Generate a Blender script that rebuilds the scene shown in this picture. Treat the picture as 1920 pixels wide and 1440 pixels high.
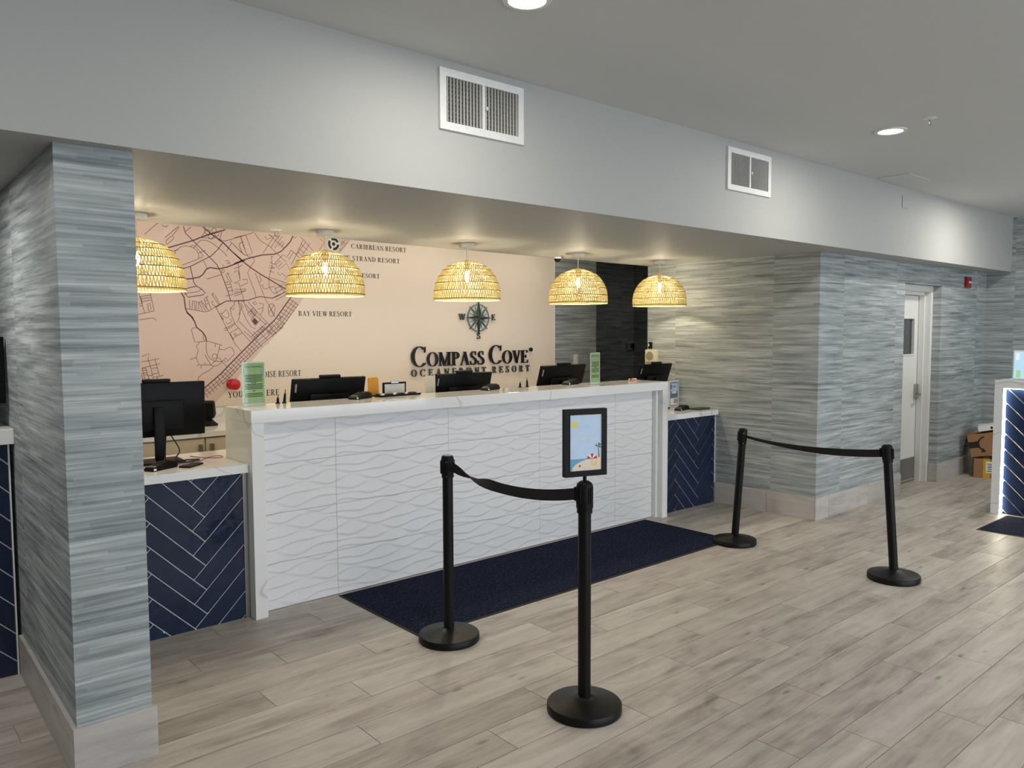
import bpy, bmesh, math, random
from mathutils import Matrix, Vector
for o in list(bpy.data.objects):
    bpy.data.objects.remove(o)
S = bpy.context.scene
COL = S.collection
R = math.radians
random.seed(7)

# ------------------------------------------------------------------ camera
cam_d = bpy.data.cameras.new('camera')
cam = bpy.data.objects.new('camera', cam_d)
COL.objects.link(cam)
cam_d.sensor_width = 36.0
cam_d.sensor_fit = 'HORIZONTAL'
cam_d.lens = 1468.06 * 36.0 / 1920.0
cam_d.clip_start = 0.05
cam.matrix_world = Matrix(((0.754174, 0.046318, -0.655039, 0.0),
                           (-0.656661, 0.046758, -0.752735, 0.0),
                           (-0.004236, 0.997832, 0.065679, 1.62),
                           (0, 0, 0, 1)))
S.camera = cam

# ------------------------------------------------------------------ world, daylight, exposure
w = bpy.data.worlds.new('world')
S.world = w
w.use_nodes = True
w.node_tree.nodes['Background'].inputs[0].default_value = (0.62, 0.78, 1.0, 1)
w.node_tree.nodes['Background'].inputs[1].default_value = 0.4
S.view_settings.view_transform = 'Standard'
S.view_settings.look = 'None'
S.view_settings.exposure = 0.0
S.view_settings.gamma = 1.0
S.view_settings.use_curve_mapping = False
S.cycles.max_bounces = 8
S.cycles.diffuse_bounces = 4
S.cycles.transparent_max_bounces = 8


def area_light(name, loc, rot, sx, sy, power, color, shape='RECTANGLE', spread=180):
    d = bpy.data.lights.new(name, 'AREA')
    d.shape = shape
    d.size = sx
    d.size_y = sy
    d.energy = power
    d.color = color
    d.spread = R(spread)
    o = bpy.data.objects.new(name, d)
    COL.objects.link(o)
    o.location = loc
    o.rotation_euler = rot
    return o


# daylight coming through the shop-front glazing behind the photographer
area_light('daylight', (4.4, -5.35, 1.35), (R(90), 0, 0), 10.4, 2.5, 300, (0.86, 0.93, 1.0))


# ------------------------------------------------------------------ helpers
class MB:
    def __init__(self):
        self.v = []
        self.f = []

    def add(self, vs, fs):
        n = len(self.v)
        self.v += [tuple(p) for p in vs]
        self.f += [tuple(i + n for i in f) for f in fs]
        return self

    def box(self, x0, x1, y0, y1, z0, z1, b=0.0):
        if b <= 0:
            vs = [(x, y, z) for z in (z0, z1) for y in (y0, y1) for x in (x0, x1)]
            fs = [(0, 2, 3, 1), (4, 5, 7, 6), (0, 1, 5, 4), (2, 6, 7, 3), (0, 4, 6, 2), (1, 3, 7, 5)]
            return self.add(vs, fs)
        bm = bmesh.new()
        bmesh.ops.create_cube(bm, size=1)
        for p in bm.verts:
            p.co = Vector(((x0 + x1) / 2 + p.co.x * (x1 - x0), (y0 + y1) / 2 + p.co.y * (y1 - y0), (z0 + z1) / 2 + p.co.z * (z1 - z0)))
        bmesh.ops.bevel(bm, geom=bm.edges[:], offset=b, segments=2, profile=0.5, affect='EDGES')
        return self.bm(bm)

    def bm(self, bm):
        bm.verts.index_update()
        self.add([p.co[:] for p in bm.verts], [[q.index for q in f.verts] for f in bm.faces])
        bm.free()
        return self

    def lathe(self, prof, n=32, c=(0, 0, 0), caps=True):
        vs = []
        for r, z in prof:
            for k in range(n):
                a = 2 * math.pi * k / n
                vs.append((c[0] + r * math.cos(a), c[1] + r * math.sin(a), c[2] + z))
        fs = []
        for i in range(len(prof) - 1):
            for k in range(n):
                k2 = (k + 1) % n
                fs.append((i * n + k, i * n + k2, (i + 1) * n + k2, (i + 1) * n + k))
        if caps:
            if prof[0][0] > 1e-6:
                fs.append(tuple(range(n - 1, -1, -1)))
            if prof[-1][0] > 1e-6:
                fs.append(tuple((len(prof) - 1) * n + k for k in range(n)))
        return self.add(vs, fs)

    def cyl(self, c, r, h, n=24, b=0.0):
        if b:
            return self.lathe([(r - b, 0), (r, b), (r, h - b), (r - b, h)], n, c)
        return self.lathe([(r, 0), (r, h)], n, c)

    def tube(self, pts, r, n=6, closed=False):
        pts = [Vector(p) for p in pts]
        N = len(pts)
        vs, fs = [], []
        up = Vector((0, 0, 1))
        for i, p in enumerate(pts):
            t = (pts[min(i + 1, N - 1)] - pts[max(i - 1, 0)]).normalized()
            a = t.cross(up)
            if a.length < 1e-3:
                a = t.cross(Vector((1, 0, 0)))
            a.normalize()
            b = t.cross(a).normalized()
            for k in range(n):
                an = 2 * math.pi * k / n
                vs.append(p + a * (r * math.cos(an)) + b * (r * math.sin(an)))
        for i in range(N - 1):
            for k in range(n):
                k2 = (k + 1) % n
                fs.append((i * n + k, i * n + k2, (i + 1) * n + k2, (i + 1) * n + k))
        fs.append(tuple(range(n - 1, -1, -1)))
        fs.append(tuple((N - 1) * n + k for k in range(n)))
        return self.add(vs, fs)

    def prism(self, poly, d0, d1, fn):
        """poly in 2D extruded from d0 to d1, fn(a, b, d) gives the 3D point"""
        n = len(poly)
        vs = [fn(a, b, d0) for a, b in poly] + [fn(a, b, d1) for a, b in poly]
        fs = [tuple(range(n - 1, -1, -1)), tuple(range(n, 2 * n))]
        fs += [(i, (i + 1) % n, n + (i + 1) % n, n + i) for i in range(n)]
        return self.add(vs, fs)

    def xf(self, m):
        self.v = [tuple(m @ Vector(p)) for p in self.v]
        return self


MW = {}   # world matrices of the roots


def link(o, parent=None):
    COL.objects.link(o)
    if parent is not None:
        o.parent = parent
    return o


def obj(name, mb, mat, parent=None, smooth=False, local=False, ang=35, origin=None):
    """mesh object; vertices are world coordinates unless local is set"""
    me = bpy.data.meshes.new(name)
    vs = mb.v
    m = Matrix.Identity(4)
    if parent is not None and not local:
        inv = MW[parent.name].inverted()
        vs = [inv @ Vector(p) for p in vs]
    if parent is None and origin is not None:
        m = Matrix.Translation(origin)
        inv = m.inverted()
        vs = [inv @ Vector(p) for p in vs]
    me.from_pydata([tuple(p) for p in vs], [], mb.f)
    bm = bmesh.new()
    bm.from_mesh(me)
    bmesh.ops.recalc_face_normals(bm, faces=bm.faces[:])
    bm.to_mesh(me)
    bm.free()
    if smooth:
        me.polygons.foreach_set('use_smooth', [True] * len(me.polygons))
        me.set_sharp_from_angle(angle=R(ang))
    me.materials.append(mat)
    o = bpy.data.objects.new(name, me)
    link(o, parent)
    if parent is None:
        o.matrix_world = m
        MW[o.name] = m
    else:
        MW[o.name] = MW[parent.name]
    return o


def tag(o, label, cat, group=None):
    o['label'] = label
    o['category'] = cat
    if group:
        o['group'] = group
    return o


def root(name, loc, label=None, cat=None, group=None, rz=0.0):
    o = bpy.data.objects.new(name, None)
    o.empty_display_size = 0.05
    COL.objects.link(o)
    m = Matrix.Translation(loc) @ Matrix.Rotation(rz, 4, 'Z')
    o.matrix_world = m
    MW[o.name] = m
    if label:
        tag(o, label, cat, group)
    return o


def struct(o):
    o['kind'] = 'structure'
    return o


def stuff(o):
    o['kind'] = 'stuff'
    return o


def copy_tree(o, parent=None):
    c = o.copy()
    COL.objects.link(c)
    c.parent = parent
    for ch in [x for x in bpy.data.objects if x.parent == o]:
        copy_tree(ch, c)
    return c


def place(o, loc, rz=0.0):
    m = Matrix.Translation(loc) @ Matrix.Rotation(rz, 4, 'Z')
    o.matrix_world = m
    MW[o.name] = m


# ------------------------------------------------------------------ materials
def srgb(r, g, b):
    f = lambda c: (c / 255 / 12.92) if c / 255 <= 0.04045 else ((c / 255 + 0.055) / 1.055) ** 2.4
    return (f(r), f(g), f(b), 1.0)


class NT:
    def __init__(self, name):
        self.m = bpy.data.materials.new(name)
        self.m.use_nodes = True
        self.t = self.m.node_tree
        self.b = self.t.nodes['Principled BSDF']
        self.out = self.t.nodes['Material Output']

    def n(self, typ, **kw):
        nd = self.t.nodes.new(typ)
        for k, v in kw.items():
            setattr(nd, k, v)
        return nd

    def l(self, a, b):
        self.t.links.new(a, b)

    def inp(self, sock, v):
        if isinstance(v, bpy.types.NodeSocket):
            self.l(v, sock)
        else:
            sock.default_value = v

    def math(self, op, a, b=0.0, c=0.0):
        nd = self.n('ShaderNodeMath', operation=op)
        self.inp(nd.inputs[0], a)
        self.inp(nd.inputs[1], b)
        self.inp(nd.inputs[2], c)
        return nd.outputs[0]

    def comb(self, x, y, z=0.0):
        nd = self.n('ShaderNodeCombineXYZ')
        for i, v in enumerate((x, y, z)):
            self.inp(nd.inputs[i], v)
        return nd.outputs[0]

    def noise(self, vec, scale=1.0, detail=3.0, rough=0.5, dist=0.0, dim='3D'):
        nd = self.n('ShaderNodeTexNoise', noise_dimensions=dim)
        self.inp(nd.inputs['Vector'], vec)
        nd.inputs['Scale'].default_value = scale
        nd.inputs['Detail'].default_value = detail
        nd.inputs['Roughness'].default_value = rough
        nd.inputs['Distortion'].default_value = dist
        return nd.outputs['Fac']

    def ramp(self, fac, stops):
        nd = self.n('ShaderNodeValToRGB')
        cr = nd.color_ramp
        while len(cr.elements) > 1:
            cr.elements.remove(cr.elements[-1])
        cr.elements[0].position = stops[0][0]
        cr.elements[0].color = stops[0][1]
        for p, c in stops[1:]:
            e = cr.elements.new(p)
            e.color = c
        self.inp(nd.inputs[0], fac)
        return nd.outputs[0]

    def mix(self, fac, a, b, mode='MIX'):
        nd = self.n('ShaderNodeMix', data_type='RGBA', blend_type=mode)
        self.inp(nd.inputs[0], fac)
        self.inp(nd.inputs[6], a)
        self.inp(nd.inputs[7], b)
        return nd.outputs[2]

    def pos(self):
        g = self.n('ShaderNodeNewGeometry')
        s = self.n('ShaderNodeSeparateXYZ')
        self.l(g.outputs['Position'], s.inputs[0])
        return g.outputs['Position'], s.outputs[0], s.outputs[1], s.outputs[2]

    def bump(self, h, strength=0.2, dist=0.01):
        nd = self.n('ShaderNodeBump')
        nd.inputs['Strength'].default_value = strength
        nd.inputs['Distance'].default_value = dist
        self.inp(nd.inputs['Height'], h)
        self.l(nd.outputs[0], self.b.inputs['Normal'])

    def set(self, color=None, rough=None, metal=None, spec=None, coat=None):
        if color is not None:
            self.inp(self.b.inputs['Base Color'], color)
        if rough is not None:
            self.inp(self.b.inputs['Roughness'], rough)
        if metal is not None:
            self.b.inputs['Metallic'].default_value = metal
        if spec is not None:
            self.b.inputs['Specular IOR Level'].default_value = spec
        if coat is not None:
            self.b.inputs['Coat Weight'].default_value = coat
        return self


def plain(name, col, rough=0.5, metal=0.0, spec=0.5, var=0.04, scale=30.0, bump=0.0):
    t = NT(name)
    p, x, y, z = t.pos()
    nz = t.noise(p, scale, 3)
    a = tuple(c * (1 - var) for c in col[:3]) + (1,)
    b = tuple(min(1, c * (1 + var)) for c in col[:3]) + (1,)
    t.set(t.ramp(nz, [(0.3, a), (0.7, b)]), rough, metal, spec)
    if bump:
        t.bump(nz, bump, 0.003)
    return t.m


def emit(name, col, strength):
    t = NT(name)
    t.set((0, 0, 0, 1), 0.5)
    t.b.inputs['Emission Color'].default_value = col
    t.b.inputs['Emission Strength'].default_value = strength
    return t.m


def wallpaper(name='wallpaper'):
    t = NT(name)
    p, x, y, z = t.pos()
    u = t.math('ADD', x, y)
    pan = t.math('FLOOR', t.math('DIVIDE', t.math('ADD', u, 0.58), 1.06))
    sh = t.math('MULTIPLY', pan, 7.31)
    zz = t.math('ADD', z, sh)
    # short brushed dashes in courses of slightly different height
    row = t.math('FLOOR', t.math('DIVIDE', t.math('ADD', zz, t.math('MULTIPLY', t.noise(t.comb(t.math('MULTIPLY', u, 0.6), t.math('MULTIPLY', zz, 4.0)), 1.0, 1), 0.02)), 0.012))
    w1 = t.n('ShaderNodeTexWhiteNoise', noise_dimensions='1D')
    t.l(row, w1.inputs['W'])
    seg = t.math('FLOOR', t.math('ADD', t.math('DIVIDE', u, 0.26), t.math('MULTIPLY', w1.outputs[0], 9.0)))
    w2 = t.n('ShaderNodeTexWhiteNoise', noise_dimensions='2D')
    t.l(t.comb(seg, row), w2.inputs['Vector'])
    fine = t.noise(t.comb(t.math('MULTIPLY', u, 2.6), t.math('MULTIPLY', zz, 120.0), pan), 1.0, 4, 0.6)
    broad = t.noise(t.comb(t.math('MULTIPLY', u, 1.7), t.math('MULTIPLY', zz, 30.0), sh), 1.0, 2, 0.5, 0.3)
    tone = t.math('ADD', t.math('ADD', t.math('MULTIPLY', w2.outputs[0], 0.10), t.math('MULTIPLY', fine, 0.42)), t.math('MULTIPLY', broad, 0.60))
    c = t.ramp(tone, [(0.36, srgb(108, 117, 120)), (0.50, srgb(144, 152, 154)), (0.62, srgb(170, 177, 178)), (0.75, srgb(200, 204, 204))])
    t.set(c, 0.55, 0.0, 0.35)
    t.bump(tone, 0.25, 0.004)
    return t.m


def quartz(name='quartz', rough=0.06):
    t = NT(name)
    p, x, y, z = t.pos()
    wob = t.noise(p, 1.3, 4, 0.6)
    v = t.n('ShaderNodeVectorMath', operation='ADD')
    t.l(p, v.inputs[0])
    sc = t.comb(t.math('MULTIPLY', wob, 0.35), t.math('MULTIPLY', wob, 0.3), t.math('MULTIPLY', wob, 0.25))
    t.l(sc, v.inputs[1])
    n1 = t.noise(v.outputs[0], 1.25, 2, 0.45)
    d1 = t.math('ABSOLUTE', t.math('SUBTRACT', n1, 0.5))
    n2 = t.noise(v.outputs[0], 0.75, 1, 0.4, 0.6)
    d2 = t.math('ABSOLUTE', t.math('SUBTRACT', n2, 0.47))
    thin = t.ramp(d1, [(0.0, srgb(208, 208, 209)), (0.004, srgb(231, 231, 230)), (0.008, srgb(240, 240, 239))])
    wide = t.ramp(d2, [(0.0, srgb(206, 207, 209)), (0.012, srgb(222, 222, 223)), (0.022, srgb(240, 240, 239))])
    t.set(t.mix(1.0, thin, wide, 'DARKEN'), rough, 0, 0.5)
    return t.m


def plank_mat(name='plank', axis=0):
    t = NT(name)
    tc = t.n('ShaderNodeTexCoord')
    s = t.n('ShaderNodeSeparateXYZ')
    t.l(tc.outputs['Object'], s.inputs[0])
    oi = t.n('ShaderNodeObjectInfo')
    rnd = oi.outputs['Random']
    off = t.math('MULTIPLY', rnd, 53.0)
    if axis == 0:
        a, b = s.outputs[0], s.outputs[1]
    else:
        a, b = t.math('ADD', s.outputs[0], s.outputs[1]), s.outputs[2]
    g1 = t.noise(t.comb(t.math('MULTIPLY', a, 1.6), t.math('MULTIPLY', b, 15.0), off), 1.0, 5, 0.62, 0.5)
    g2 = t.noise(t.comb(t.math('MULTIPLY', a, 3.2), t.math('MULTIPLY', b, 6.0), t.math('ADD', off, 9.0)), 1.0, 3, 0.55, 1.2)
    g3 = t.noise(t.comb(t.math('MULTIPLY', a, 5.0), t.math('MULTIPLY', b, 80.0), off), 1.0, 2)
    tone = t.math('ADD', t.math('ADD', t.math('MULTIPLY', g1, 0.55), t.math('MULTIPLY', g2, 0.3)), t.math('MULTIPLY', g3, 0.15))
    tone = t.math('ADD', tone, t.math('MULTIPLY', t.math('SUBTRACT', rnd, 0.5), 0.12))
    c = t.ramp(tone, [(0.28, srgb(118, 112, 107)), (0.38, srgb(156, 149, 143)), (0.48, srgb(180, 174, 167)), (0.62, srgb(199, 195, 188))])
    w = t.n('ShaderNodeTexWhiteNoise', noise_dimensions='1D')
    t.l(off, w.inputs['W'])
    tint = t.ramp(w.outputs[0], [(0.0, srgb(246, 241, 240)), (0.5, srgb(255, 253, 250)), (1.0, srgb(236, 234, 230))])
    # small dark knots and splits
    vk = t.n('ShaderNodeTexVoronoi', feature='F1')
    t.l(t.comb(t.math('MULTIPLY', a, 3.0), t.math('MULTIPLY', b, 9.0), off), vk.inputs['Vector'])
    vk.inputs['Scale'].default_value = 0.8
    kn = t.ramp(vk.outputs['Distance'], [(0.0, (0.45, 0.42, 0.4, 1)), (0.05, (0.62, 0.6, 0.57, 1)), (0.1, (1, 1, 1, 1))])
    c = t.mix(1.0, t.mix(1.0, c, tint, 'MULTIPLY'), kn, 'MULTIPLY')
    if axis:
        c = t.mix(0.35, c, srgb(206, 205, 206))
    t.set(c, 0.42, 0, 0.4)
    t.bump(tone, 0.1, 0.002)
    return t.m


def floor_mat():
    t = NT('floor_screed')
    p, x, y, z = t.pos()
    g = t.noise(t.comb(t.math('MULTIPLY', x, 2.0), t.math('MULTIPLY', y, 14.0)), 1.0, 4)
    t.set(t.ramp(g, [(0.3, srgb(128, 120, 112)), (0.7, srgb(158, 150, 141))]), 0.6, 0, 0.3)
    return t.m


def navy_tile():
    t = NT('navy_glazed_tile')
    p, x, y, z = t.pos()
    oi = t.n('ShaderNodeObjectInfo')
    g = t.noise(p, 9.0, 3, 0.5)
    tone = t.math('ADD', t.math('MULTIPLY', g, 0.7), t.math('MULTIPLY', oi.outputs['Random'], 0.3))
    t.set(t.ramp(tone, [(0.3, srgb(20, 31, 56)), (0.75, srgb(29, 43, 74))]), 0.12, 0, 0.45)
    t.bump(t.noise(p, 14.0, 2, 0.5), 0.22, 0.012)
    return t.m


def carpet(name='navy_carpet'):
    t = NT(name)
    p, x, y, z = t.pos()
    rib = t.math('SINE', t.math('MULTIPLY', x, 2 * math.pi / 0.012))
    n = t.noise(p, 90.0, 3, 0.7)
    n2 = t.noise(t.comb(t.math('MULTIPLY', x, 140.0), t.math('MULTIPLY', y, 45.0)), 1.0, 2)
    tone = t.math('ADD', t.math('MULTIPLY', n, 0.5), t.math('MULTIPLY', n2, 0.5))
    t.set(t.ramp(tone, [(0.38, srgb(12, 15, 30)), (0.52, srgb(24, 29, 52)), (0.66, srgb(62, 70, 98))]), 0.95, 0, 0.1)
    t.bump(t.math('ADD', rib, tone), 0.5, 0.003)
    return t.m


def paint(name, col, rough, var=0.02):
    t = NT(name)
    p, x, y, z = t.pos()
    n = t.noise(p, 220.0, 2)
    a = tuple(c * (1 - var) for c in col[:3]) + (1,)
    t.set(t.ramp(n, [(0.3, a), (0.7, col)]), rough, 0, 0.22)
    t.bump(n, 0.06, 0.002)
    return t.m


def straw(name, c0, c1, trans=0.42):
    t = NT(name)
    p, x, y, z = t.pos()
    n = t.noise(p, 60.0, 3)
    c = t.ramp(n, [(0.3, c0), (0.7, c1)])
    d = t.n('ShaderNodeBsdfDiffuse')
    tr = t.n('ShaderNodeBsdfTranslucent')
    t.l(c, d.inputs[0])
    t.l(c, tr.inputs[0])
    mx = t.n('ShaderNodeMixShader')
    mx.inputs[0].default_value = trans
    t.l(d.outputs[0], mx.inputs[1])
    t.l(tr.outputs[0], mx.inputs[2])
    t.l(mx.outputs[0], t.out.inputs['Surface'])
    return t.m


def clear(name, col=(0.96, 0.98, 0.97, 1), rough=0.03):
    t = NT(name)
    g = t.n('ShaderNodeBsdfGlossy')
    g.inputs['Roughness'].default_value = rough
    tr = t.n('ShaderNodeBsdfTransparent')
    tr.inputs[0].default_value = col
    lw = t.n('ShaderNodeLayerWeight')
    lw.inputs[0].default_value = 0.5
    fr = t.n('ShaderNodeMath', operation='MULTIPLY_ADD')
    t.l(t.math('POWER', lw.outputs['Facing'], 4.0), fr.inputs[0])
    fr.inputs[1].default_value = 0.5
    fr.inputs[2].default_value = 0.035
    mx = t.n('ShaderNodeMixShader')
    t.l(fr.outputs[0], mx.inputs[0])
    t.l(tr.outputs[0], mx.inputs[1])
    t.l(g.outputs[0], mx.inputs[2])
    t.l(mx.outputs[0], t.out.inputs['Surface'])
    return t.m


M = dict(
    paper=wallpaper(), quartz=quartz(), plank=plank_mat(), skirt=plank_mat('skirting_tile', 1), floor=floor_mat(),
    navy=navy_tile(), grout=plain('grout', srgb(222, 224, 226), 0.8), carpet=carpet(), rubber=plain('rubber_edge', srgb(20, 20, 23), 0.7),
    beam=paint('satin_paint', srgb(181, 182, 179), 0.6), ceil=paint('ceiling_paint', srgb(214, 216, 215), 0.85),
    black=plain('black_plastic', srgb(10, 10, 12), 0.5, spec=0.2), powder=plain('black_powder_coat', srgb(10, 10, 11), 0.4, spec=0.25, bump=0.05, scale=400),
    belt=plain('black_webbing', srgb(14, 14, 15), 0.75, scale=500, bump=0.2), screen=plain('black_gloss', srgb(6, 6, 8), 0.4, spec=0.15),
    white=plain('white_enamel', srgb(232, 233, 231), 0.4), cream=plain('cream_laminate', srgb(214, 204, 184), 0.4),
    wave=plain('white_relief_tile', srgb(232, 233, 235), 0.42, var=0.01), chrome=plain('satin_steel', srgb(176, 174, 170), 0.3, 1.0),
    steel=plain('kick_plate_steel', srgb(150, 150, 150), 0.38, 0.85), slat=plain('vent_slat', srgb(206, 206, 200), 0.5), bar=plain('vent_bar', srgb(84, 84, 82), 0.7),
    dark=plain('vent_dark', srgb(26, 26, 26), 0.9), doorpaint=paint('door_paint', srgb(228, 228, 224), 0.4),
    glass=plain('dark_glass', srgb(62, 68, 72), 0.08), straw=straw('straw', srgb(230, 217, 168), srgb(243, 233, 188)),
    ring=straw('cane_ring', srgb(150, 120, 60), srgb(175, 140, 70), 0.25), cord=plain('white_cord', srgb(225, 222, 214), 0.5),
    sea=paint('mural_sea', srgb(240, 228, 216), 0.75), land=paint('mural_land', srgb(226, 202, 192), 0.75),
    road=plain('mural_road', srgb(104, 80, 84), 0.8), ink=plain('mural_ink', srgb(48, 42, 46), 0.8), roadpale=plain('mural_pale', srgb(226, 208, 200), 0.8),
    signblack=plain('sign_black', srgb(18, 18, 20), 0.3), signgreen=plain('sign_green', srgb(66, 82, 76), 0.35), signgrey=plain('sign_silver', srgb(120, 128, 126), 0.35),
    signwhite=plain('sign_pale', srgb(222, 226, 224), 0.4), red=plain('red_gloss', srgb(196, 24, 22), 0.25),
    redmatte=plain('alarm_red', srgb(150, 22, 24), 0.4), acrylic=clear('acrylic'), green=plain('green_sheet', srgb(176, 208, 142), 0.5),
    textdark=plain('print_black', srgb(32, 38, 30), 0.7), whitepaper=plain('white_paper', srgb(240, 240, 236), 0.6),
    sky=plain('print_sky', srgb(200, 224, 250), 0.5), sun=plain('print_sun', srgb(246, 216, 70), 0.5), water=plain('print_water', srgb(110, 170, 205), 0.5),
    sand=plain('print_sand', srgb(240, 224, 204), 0.5), palm=plain('print_palm', srgb(70, 116, 86), 0.5), trunk=plain('print_trunk', srgb(140, 104, 84), 0.5),
    orange=plain('orange_envelope', srgb(232, 160, 48), 0.6), card=plain('cardboard', srgb(158, 118, 82), 0.8), tape=plain('yellow_tape', srgb(214, 164, 48), 0.4),
    cable=plain('cable_black', srgb(20, 20, 22), 0.5), wirered=plain('cable_red', srgb(150, 50, 40), 0.5), bookgreen=plain('dark_green_cover', srgb(52, 60, 56), 0.5),
    beige=plain('beige_plastic', srgb(224, 214, 190), 0.5), grille=plain('speaker_grille', srgb(150, 142, 122), 0.7), thermo=plain('grey_plastic', srgb(150, 152, 152), 0.5),
    bulb=emit('bulb_glow', (1.0, 0.85, 0.60, 1), 860.0), lens=emit('downlight_lens', (1.0, 0.93, 0.82, 1), 30.0), led=emit('led_strip', (1.0, 0.93, 0.70, 1), 110.0),
    tablet=emit('tablet_blue', (0.55, 0.82, 1.0, 1), 0.9), tabletgreen=emit('tablet_green', (0.45, 0.80, 0.40, 1), 0.8), tabletpale=emit('tablet_pale', (0.92, 0.96, 0.9, 1), 0.9),
    pink=plain('pink_plastic', srgb(226, 176, 160), 0.5), teal=plain('print_teal', srgb(70, 120, 140), 0.5), greyprint=plain('print_grey', srgb(150, 156, 172), 0.5),
    logo=plain('box_print', srgb(34, 30, 28), 0.7), skin=plain('print_peach', srgb(224, 170, 140), 0.5),
)

# ------------------------------------------------------------------ the setting
ZB, ZC = 2.285, 2.895
struct(obj('ceiling', MB().box(-4.2, 10.4, -5.2, 8.8, ZC, ZC + 0.1), M['ceil']))

fl = struct(obj('floor', MB().box(-4.2, 10.4, -5.2, 8.8, -0.15, -0.0018), M['floor']))
# wood-look planks: course lines and end joints as laid in the room
PIT, LEN, GAP = 0.1913, 1.125, 0.0032
ph = {-1: 3.50, 0: 3.044, 1: 2.708, 2: 3.255, 3: 2.911, 4: 2.535, 5: 1.954, 6: 2.319, 7: 1.572, 8: 1.995, 9: 1.756, 10: 1.394, 11: 2.015, 12: 1.627, 13: 1.277, 14: 2.027, 15: 1.514}
pm = None
for r in range(-6, 17):
    y0 = 1.26 + PIT * r
    x = ph.get(r, 1.0 + 0.37 * r)
    x -= LEN * math.floor((x + 0.9) / LEN)
    while x < 10.2:
        x1 = min(x + LEN, 10.2)
        full = x1 - x > LEN - 1e-4
        if full and pm:
            o = bpy.data.objects.new('plank', pm)
            link(o, fl)
        else:
            hx = (x1 - x - GAP) / 2
            o = obj('plank', MB().box(-hx, hx, -(PIT - GAP) / 2, (PIT - GAP) / 2, -0.008, 0.0), M['plank'], fl, local=True)
            if full:
                pm = o.data
        o.location = ((x + x1) / 2, y0 + PIT / 2, 0)
        x = x1

# dropped soffit over the reception bay
mb = MB()
bx = lambda x: 4.95 + (x - 0.6) / 5.7 * 0.18
poly = [(-4.0, 3.04), (10.2, 3.04), (10.2, 5.13), (6.3, 5.13), (-4.0, bx(-4.0))]
mb.prism(poly, ZB, ZC, lambda a, b, d: (a, b, d))
struct(obj('soffit_beam', mb, M['beam']))

struct(obj('wall_back', MB().box(-4.0, 6.85, 6.35, 8.6, 0, ZC), M['paper']))
struct(obj('wall_hall', MB().box(6.85, 10.4, 8.6, 8.8, 0, ZC), M['paper']))
struct(obj('wall_end', MB().box(10.2, 10.4, -5.2, 8.6, 0, ZC), M['paper']))
struct(obj('wall_left', MB().box(-4.2, -4.0, -5.2, 8.8, 0, ZC), M['beam']))
mb = MB()
mb.box(-4.0, 10.2, -5.2, -5.0, 2.6, ZC).box(-4.0, -0.8, -5.2, -5.0, 0, 2.6).box(9.6, 10.2, -5.2, -5.0, 0, 2.6).box(-0.8, 9.6, -5.2, -5.0, 0, 0.12)
struct(obj('wall_front', mb, M['beam']))
wf = MB()
for k in range(6):
    xx = -0.8 + k * 2.08
    wf.box(xx - 0.03, xx + 0.03, -5.14, -5.06, 0.12, 2.6)
struct(obj('window_1', wf, M['powder']))

# striped pier between the two bays
pil = lambda y: 0.613 + (y - 3.12) * 0.0145
up_ = lambda a, b, d: (a, b, d)
mb = MB().prism([(pil(3.12), 3.12), (0.872, 3.12), (0.872, 4.94), (pil(4.94), 4.94)], 0, ZB, up_).prism([(pil(4.951), 4.951), (0.872, 4.951), (0.872, 6.349), (pil(6.349), 6.349)], 0, ZC, up_)
struct(obj('wall_pier', mb, M['paper']))
# right hand block with the door recess
mb = MB()
mb.box(6.30, 7.98, 3.292, 5.13, 0, ZB).box(8.89, 10.2, 3.292, 5.13, 0, ZB).box(7.98, 8.89, 3.292, 5.13, 2.09, ZB)
struct(obj('wall_right', mb, M['paper']))


def skirting(name, runs):
    """each run: (x0, x1, y0, y1) box footprints of one skirting tile"""
    r0 = runs[0]
    rt = root(name, ((r0[0] + r0[1]) / 2, (r0[2] + r0[3]) / 2, 0))
    struct(rt)
    for (x0, x1, y0, y1) in runs:
        if name == 'baseboard_pier' and x1 < 0.62:
            q = MB().prism([(pil(y0) - 0.015, y0), (pil(y0) - 0.0005, y0), (pil(y1) - 0.0005, y1), (pil(y1) - 0.015, y1)], 0.0, 0.193, up_)
        else:
            q = MB().box(x0, x1, y0, y1, 0.0, 0.193, 0.002)
        o = obj('skirting_tile', q, M['skirt'], rt)
    return rt


skirting('baseboard_pier', [(0.598, 0.887, 3.105, 3.12), (0.598, 0.613, 3.122, 3.56), (0.598, 0.613, 3.563, 4.29), (0.872, 0.887, 3.122, 4.29)])
skirting('baseboard_right', [(6.2875, 6.30, 3.2935, 3.75), (6.2875, 6.30, 3.753, 4.298), (6.2875, 6.51, 3.28, 3.292), (6.513, 7.27, 3.28, 3.292), (7.273, 7.98, 3.28, 3.292)])
skirting('baseboard_end', [(8.89, 9.6, 3.28, 3.292), (9.603, 10.187, 3.28, 3.292), (8.878, 8.89, 3.28, 3.372), (10.188, 10.2, 2.3, 3.292), (10.188, 10.2, 1.2, 2.297)])

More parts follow.
